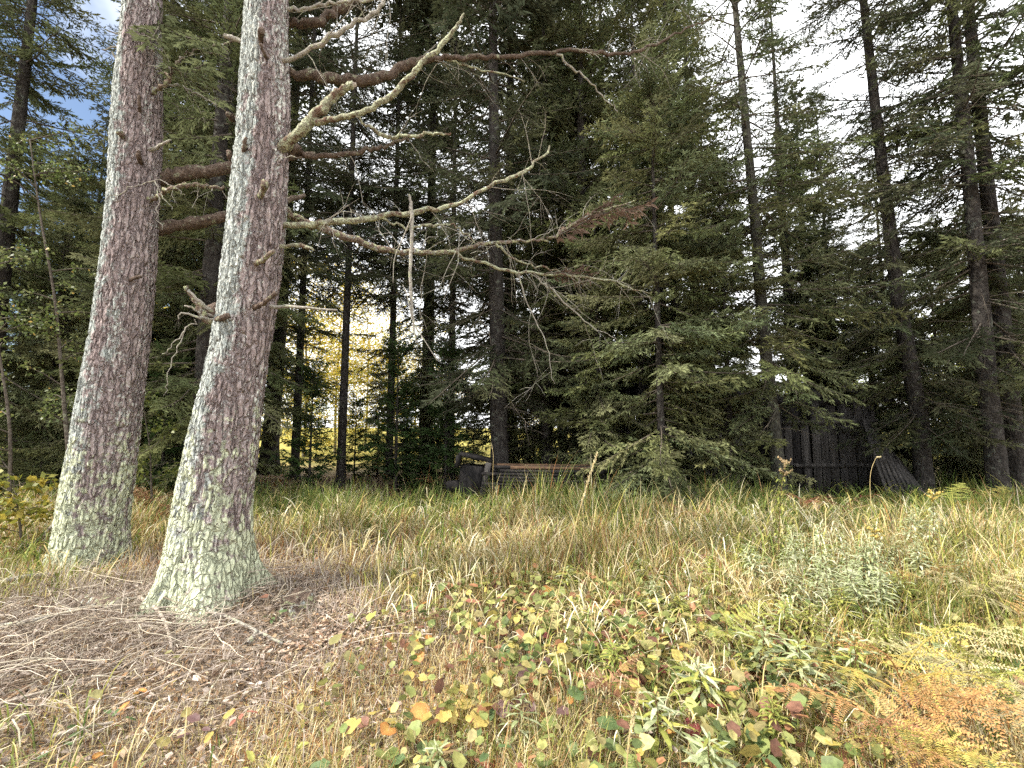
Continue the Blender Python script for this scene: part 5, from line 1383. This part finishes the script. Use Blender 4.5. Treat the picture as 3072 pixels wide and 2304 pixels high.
# ------------------------------------------------------------------ goldenrods, ferns, stalks
def goldenrod_mesh(H, seed, flower, cols, nleaf=100, ll=0.135):
    rg = np.random.default_rng(seed)
    C = np.array([[0.05 * H * math.sin(t * 2 + seed) * t, 0.04 * H * math.cos(t * 3 + seed) * t, t * H] for t in np.linspace(0, 1, 9)])
    stem = MB(); V, Q, _ = tube(C, np.linspace(0.005, 0.002, 9), 5, cap=False); stem.add(V, Q, col=lin(122, 92, 66))
    lv = MB()
    cols = np.array(cols)
    for k in range(nleaf):
        t = 0.12 + 0.88 * (k / nleaf) ** 0.8; c = np.array([np.interp(t, np.linspace(0, 1, 9), C[:, q]) for q in range(3)])
        az = k * 2.4 + rg.uniform(-.3, .3); l = ll * (1.1 - 0.55 * t) * rg.uniform(0.75, 1.25) * (1.25 if t < .8 else 0.9); w = l * 0.165
        d = np.array([math.cos(az), math.sin(az), 0]); sd_ = np.array([-d[1], d[0], 0])
        el = rg.uniform(0.0, 0.9)
        p0 = c; p1 = c + d * l * .35 + UP * l * el * .4; p2 = c + d * l * .75 + UP * l * el * .45; p3 = c + d * l + UP * l * (el * .3 - .15)
        V = np.array([p0, p1 - sd_ * w / 2, p1 + sd_ * w / 2, p2 - sd_ * w * .4, p2 + sd_ * w * .4, p3])
        lv.add(V, [[1, 2, 4, 3]], [[0, 2, 1], [3, 4, 5]], col=cols[rg.integers(len(cols))] * rg.uniform(.8, 1.15))
    fl = None
    if flower is not None:
        fl = MB()
        for k in range(9):
            az = k * 2.4; l = 0.10 * rg.uniform(.5, 1.1); b = C[-1] - UP * 0.10 * rg.random()
            e = b + np.array([math.cos(az) * l * .8, math.sin(az) * l * .8, l * .5])
            for f in np.linspace(0.2, 1, 7):
                p = b + (e - b) * f + rg.normal(0, .005, 3)
                s = 0.010 * rg.uniform(.7, 1.4); V = p + np.array([[s, 0, 0], [0, s, 0], [-s, 0, 0], [0, -s, 0], [0, 0, s * 1.4], [0, 0, -s]])
                fl.add(V, None, [[0, 1, 4], [1, 2, 4], [2, 3, 4], [3, 0, 4], [1, 0, 5], [2, 1, 5], [3, 2, 5], [0, 3, 5]], col=flower * rg.uniform(.8, 1.15))
    return (stem.mesh('stem', M['leaf']), lv.mesh('leaves', M['leaf'], True), fl.mesh('flower_head', M['leaf']) if fl else None)
SILV = [lin(178, 186, 144), lin(196, 202, 164), lin(158, 168, 120), lin(212, 214, 182)]
YGRN = [lin(160, 164, 86), lin(180, 178, 98), lin(140, 150, 80)]
GR = {'silver': [goldenrod_mesh(0.8, 1, None, SILV), goldenrod_mesh(0.8, 2, None, SILV, 96)], 'gold': [goldenrod_mesh(0.85, 3, lin(200, 178, 100), SILV)],
      'brown': [goldenrod_mesh(0.9, 4, lin(172, 150, 114), YGRN, 64)], 'green': [goldenrod_mesh(0.8, 5, None, YGRN), goldenrod_mesh(0.8, 6, None, YGRN + SILV[:1], 54, 0.14)]}
GR['near'] = [goldenrod_mesh(0.85, 9, None, YGRN, 58, 0.12), goldenrod_mesh(0.8, 10, None, SILV[:3] + [lin(150, 130, 96)], 28, 0.15), goldenrod_mesh(0.85, 7, None, YGRN[:1] + SILV[:3], 40, 0.17), goldenrod_mesh(0.85, 8, None, YGRN + SILV[:2], 34, 0.18)]
def tall_plant(kind, px, pyt, Y, label, k, sc=None):
    top = at(px, pyt, Y); g = float(gh(top[0], Y)); H = top[2] - g
    if Y < 3.05: kind = 'near'
    ms = GR[kind][k % len(GR[kind])]
    root = empty('goldenrod', (top[0], Y, g), label, 'plant', 'tall leafy stems on the right of the meadow', k * 1.3)
    h0 = 0.85
    root.rotation_euler = (0.16 * math.sin(k * 2.3), 0.16 * math.cos(k * 1.7), k * 1.3)
    root.scale = (max(0.85, min(1.3, H / h0)) * (0.8 + 0.08 * (k % 5)),) * 2 + (H / h0,)
    for nm, m in zip(('stem', 'leaves', 'flower_head'), ms):
        if m: link(nm, m, root)
for k, a in enumerate([
    ('brown', 2312, 1405, 5.0, 'tall stem with tawny branching seed head standing above the right grass'),
    ('gold', 2765, 1475, 4.6, 'tall silvery leaved stem topped with small yellow flowers, far right'),
    ('silver', 2700, 1500, 4.7, 'silvery leafy stem just left of the yellow topped one'),
    ('silver', 2480, 1555, 4.2, 'silvery leafy stem at the back of the goldenrod clump'),
    ('silver', 2560, 1600, 4.0, 'silvery bushy stem in the centre of the goldenrod clump'),
    ('silver', 2620, 1620, 3.9, 'silvery stem at the right of the goldenrod clump'),
    ('silver', 2420, 1640, 3.9, 'silvery stem at the left front of the goldenrod clump'),
    ('silver', 2650, 1690, 3.6, 'silvery stem lowest at the right of the goldenrod clump'),
    ('gold', 2590, 1585, 3.9, 'goldenrod with small yellow tip inside the silvery clump'),
    ('silver', 2280, 1620, 4.3, 'silvery stem left of the goldenrod clump by pale grass'),
    ('green', 2230, 1600, 4.4, 'yellow green stem in the grass below the tawny seed head'),
    ('silver', 1960, 1720, 4.0, 'silvery leafed stem standing alone right of the crimson leaf'),
    ('green', 2040, 1780, 3.7, 'yellow green leafy stem in front of the lone silvery one'),
    ('silver', 2460, 1985, 2.6, 'large silvery green stem in the right foreground'),
    ('green', 2380, 1900, 2.9, 'leafy green stem behind the large silvery one'),
    ('green', 2480, 1880, 3.0, 'narrow leaved stem right behind the large silvery one'),
    ('green', 1840, 1900, 3.0, 'yellow green leafy stem rising from the rusty fern'),
    ('green', 1540, 2090, 2.5, 'green narrow leaved stem left of the forked pale stalk'),
    ('silver', 2120, 2190, 2.2, 'pale rosette stem at the bottom right of centre'),
    ('silver', 1960, 2080, 2.5, 'small silvery stem beside the pale seed head'),
    ('silver', 2830, 2150, 2.3, 'bluish grass like stem in front of the bracken'),
    ('silver', 1330, 2200, 2.3, 'pale green stem at the bottom centre'),
    ('green', 2150, 1660, 4.2, 'green stem left of the silvery ones by straw grass'),
    ('silver', 2760, 1620, 4.2, 'silvery stem low under the yellow topped one'),
    ('green', 2550, 1760, 3.5, 'dark stemmed plant under the goldenrod clump'),
    ('silver', 2510, 1610, 4.1, 'silvery stem left of the centre of the goldenrod clump'),
    ('silver', 2440, 1590, 4.3, 'silvery stem at the back left of the goldenrod clump'),
    ('silver', 2530, 1660, 3.75, 'silvery stem in front of the goldenrod clump centre'),
    ('silver', 2590, 1690, 3.6, 'silvery stem at the front right of the goldenrod clump'),
    ('silver', 2370, 1690, 3.8, 'silvery stem standing free left of the goldenrod clump'),
    ('silver', 2690, 1600, 4.3, 'silvery stem between the clump and the yellow topped plant'),
    ('silver', 2860, 1640, 3.9, 'silvery stem on the bank near the right edge'),
    ('green', 2930, 1700, 3.6, 'yellow green stem on the bank by the bleached fern'),
    ('green', 2330, 1760, 3.4, 'yellow green stem right of the yellow green fern'),
    ('green', 2260, 1860, 3.0, 'narrow leaved green stem beside the yellow green fern'),
    ('silver', 2560, 1870, 2.9, 'silvery stem just behind the orange bracken'),
    ('green', 2650, 1830, 3.1, 'green stem behind the orange bracken, right of the silvery one'),
    ('green', 2760, 1860, 2.9, 'green stem between the orange and pale bracken'),
    ('green', 2420, 1800, 3.3, 'leafy green stem in front of the goldenrod clump'),
    ('green', 2090, 1960, 2.8, 'green stem behind the deep crimson leaf'),
    ('green', 2330, 2080, 2.4, 'leafy green stem left of the rusty orange bracken'),
    ('silver', 2395, 1560, 4.5, 'tall silvery stem at the back left of the stand, above straw grass'),
    ('silver', 2545, 1545, 4.4, 'tall silvery stem at the back of the stand under the shed wall'),
    ('silver', 2640, 1560, 4.4, 'tall silvery stem at the back right of the stand'),
    ('silver', 2610, 1650, 3.8, 'silvery stem right of the yellow tip inside the clump'),
    ('silver', 2480, 1680, 3.7, 'silvery stem low in the front of the clump, left side'),
    ('silver', 2340, 1610, 4.3, 'silvery stem right below the tawny seed head'),
    ('green', 2720, 1700, 3.7, 'yellow green stem right of the silvery clump'),
    ('green', 2810, 1560, 4.5, 'green stem right of the yellow topped plant'),
    ('green', 1700, 1690, 4.4, 'yellow green stem beside the long seed stalk')]):
    tall_plant(*a, k)

def frond_mesh(L, seed, cols, tipc, name='frond'):
    """one bracken frond along +X: midrib, tapering pinnae, each with pinnules"""
    rg = np.random.default_rng(seed); mb = MB()
    ax = lambda s: np.array([s * L, 0.0, 0.34 * L * s - 0.42 * L * s * s])
    P = np.array([ax(s) for s in np.linspace(0, 1, 9)]); V, Q, _ = tube(P, np.linspace(0.004, 0.0012, 9), 4, cap=False); mb.add(V, Q, col=cols[0] * 0.8)
    cols = np.array(cols)
    for s in np.linspace(0.10, 0.985, 14):
        for sg in (-1, 1):
            p = ax(s); pl = 0.46 * L * (1 - s) ** 0.8 * rg.uniform(0.62, 1.12) + 0.015
            c = cols[rg.integers(len(cols))] * rg.uniform(.8, 1.15) * (1 - s) + np.array(tipc) * s
            d = unit(np.array([0.36 + rg.uniform(-.16, .16), sg * 1.0, rg.uniform(-.55, .25)])); q = unit(np.cross(UP, d)) * sg
            npn = max(4, int(pl / 0.0125))
            for f in np.linspace(0.05, 1, npn):
                b = p + d * pl * f + np.array([0, 0, -0.22]) * pl * f * f
                w = 0.0150 * (1.12 - f) * min(1, 0.45 + pl / 0.2) + 0.003
                for s2 in (-1, 1):
                    e = b + (q * s2 * 0.9 + d * 0.42) * w + np.array([0, 0, rg.uniform(-.005, .002)])
                    h = d * 0.0042
                    mb.add(np.array([b - h, b + h, e + h * .6, e - h * .2]), [[0, 1, 2, 3]], col=c * rg.uniform(.9, 1.1))
    return mb.mesh(name, M['leaf'])
FC = {'orange': ([lin(200, 154, 104), lin(188, 134, 92), lin(212, 176, 116)], lin(208, 166, 108)), 'gold': ([lin(208, 182, 100), lin(196, 172, 96)], lin(182, 178, 100)),
      'pale': ([lin(210, 194, 150), lin(188, 176, 128), lin(222, 208, 172)], lin(190, 184, 130)), 'lime': ([lin(176, 178, 92), lin(158, 166, 84)], lin(186, 186, 100)),
      'rust': ([lin(164, 116, 88), lin(146, 98, 76), lin(180, 138, 110)], lin(172, 128, 98)), 'red': ([lin(146, 88, 72), lin(160, 106, 86)], lin(152, 100, 80))}
FM = {k: [frond_mesh(0.55, 700 + i, *v) for i in range(2)] for k, v in FC.items()}
def fern(px, py, kinds, n, size, label, seed, hh=0.35, Y=None):
    rg = np.random.default_rng(seed)
    d = FWD + (px - CX) / F_PX * RIGHT + (CY - py) / F_PX * CUP
    q = CAM + d * ((hh - CAM[2]) / d[2]); q[2] = float(gh(q[0], q[1]))
    root = empty('fern', q, label, 'fern', 'ferns turning in autumn', 0)
    st_ = MB().add(*tube(np.array([[0, 0, -0.03], [0.01, 0, hh * .5], [0, 0, hh]]), [0.005, 0.004, 0.003], 5), col=lin(150, 110, 70)); st_.build('stalk', M['leaf'], root)
    n = max(3, n - 1)
    for k in range(n):
        f = link('frond', FM[kinds[k % len(kinds)]][k % 2], root)
        f.location = (0, 0, hh * rg.uniform(0.75, 1.0)); az = -math.pi / 2 + (k - (n - 1) / 2) * (4.6 / max(n, 1)) + rg.uniform(-.3, .3)
        f.rotation_euler = (rg.uniform(-.5, .5), rg.uniform(-0.6, 0.0), az); sc = 1.08 * size / 0.55 * rg.uniform(.8, 1.15); f.scale = (sc,) * 3
for k, a in enumerate([
    (2700, 2030, ['gold', 'orange'], 6, 0.50, 'large orange and gold bracken in the right foreground', 0.38),
    (2640, 2150, ['orange', 'rust', 'gold'], 5, 0.42, 'rusty orange bracken in front of the large gold one', 0.28),
    (2760, 2230, ['gold', 'orange'], 5, 0.45, 'golden bracken at the bottom right', 0.25),
    (2900, 2000, ['pale', 'lime'], 6, 0.50, 'pale dried bracken right of the orange one', 0.36),
    (3010, 2080, ['pale'], 5, 0.45, 'straw pale bracken at the right edge', 0.30),
    (2180, 1880, ['lime'], 5, 0.32, 'yellow green fern in the middle of the right meadow', 0.25),
    (1830, 2030, ['rust'], 5, 0.24, 'rusty red fern right of centre', 0.16),
    (1850, 2110, ['rust', 'orange'], 4, 0.22, 'faded rusty fern below the red one', 0.12),
    (2420, 1500, ['red'], 4, 0.45, 'red fern at the foot of the shed wall', 0.45),
    (2530, 1520, ['red', 'rust'], 4, 0.42, 'red brown fern left of the leaning planks', 0.45),
    (2060, 1530, ['rust'], 4, 0.42, 'rust coloured fern at the grass edge below the young spruce', 0.4),
    (450, 1500, ['rust', 'red'], 6, 0.5, 'rust coloured fern between the two big trunks', 0.45),
    (530, 1530, ['rust'], 5, 0.4, 'brown fern close left of the nearer big trunk', 0.35),
    (2950, 1480, ['rust', 'gold'], 5, 0.5, 'tawny fern between the right hand trunks', 0.45),
    (2850, 1500, ['gold', 'lime'], 5, 0.5, 'golden green fern right of the leaning planks', 0.42),
    (2950, 1830, ['pale'], 5, 0.40, 'bleached dead fern lying on the bank at the right edge', 0.22),
    (3060, 1880, ['pale', 'orange'], 5, 0.40, 'bleached dead fern cut by the right edge', 0.24),
    (2780, 1760, ['orange', 'pale'], 5, 0.32, 'tan fern under the yellow topped goldenrod', 0.25),
    (1300, 1440, ['rust'], 4, 0.4, 'brown fern left of the black box', 0.35)]):
    fern(*a[:6], 600 + k, a[6])

# seed stalks
def stalk(pts, Y, label, seed, head=True, r=0.0028, hl=0.30):
    rg = np.random.default_rng(seed)
    P = np.array([at(a, b, y) for (a, b), y in zip(pts, Y)])
    base = P[0].copy(); base[2] = float(gh(base[0], base[1])); P[0] = base
    root = empty('grass_stalk', base, label, 'grass stalk', 'dry seed stalks')
    C = catmull(P - base, 8)
    MB().add(*tube(C, np.linspace(r, r * .5, len(C)), 5), col=lin(206, 186, 136)).build('stem', M['leaf'], root)
    if head:
        mb = MB(); n = len(C); i0 = int(n * (1 - hl))
        for k in range(160):
            f = rg.uniform(i0, n - 1.01); i = int(f); p = C[i] + (C[i + 1] - C[i]) * (f - i)
            d = unit(unit(C[i + 1] - C[i]) + rg.normal(0, .35, 3)); s = rg.uniform(.012, .022); sd_ = unit(np.cross(d, rg.normal(0, 1, 3))) * .0035
            mb.add(np.array([p, p + d * s * .5 + sd_, p + d * s, p + d * s * .5 - sd_]), [[0, 1, 2, 3]], col=lin(226, 212, 170) * rg.uniform(.8, 1.1))
        mb.build('seed_head', M['leaf'], root)
stalk([(1610, 2160), (1625, 2000), (1660, 1840), (1720, 1600), (1765, 1440), (1792, 1362)], [2.55, 2.55, 2.6, 2.65, 2.7, 2.7], 'long leaning straw stalk with pale seed head rising past the boards', 1)
stalk([(1865, 2330), (1885, 2240), (1900, 2150), (1916, 2080)], [2.0, 2.0, 2.02, 2.02], 'thick pale seed head standing at the bottom right of centre', 2, hl=0.7, r=0.004)
stalk([(1490, 2100), (1495, 1950), (1500, 1880), (1504, 1830)], [2.8, 2.85, 2.9, 2.9], 'short thin straw stalk left of the long one', 3, hl=0.4, r=0.002)
stalk([(1660, 2215), (1640, 2150), (1622, 2090)], [2.25, 2.3, 2.4], 'pale fork of straw leaning against the long stalk', 4, head=False, r=0.004)
stalk([(1772, 1900), (1776, 1780), (1782, 1660)], [3.3, 3.3, 3.3], 'thin upright straw stalk right of the long one', 5, hl=0.3, r=0.002)
stalk([(2620, 1600), (2610, 1450), (2625, 1380), (2640, 1370)], [6.0, 6.0, 6.0, 6.0], 'nodding grass stalk in front of the leaning planks', 6, hl=0.25, r=0.004)
stalk([(1480, 1560), (1478, 1440), (1480, 1370), (1474, 1330)], [8.0, 8.0, 8.0, 8.0], 'thin pale stalk in front of the black box', 7, hl=0.2, r=0.005)
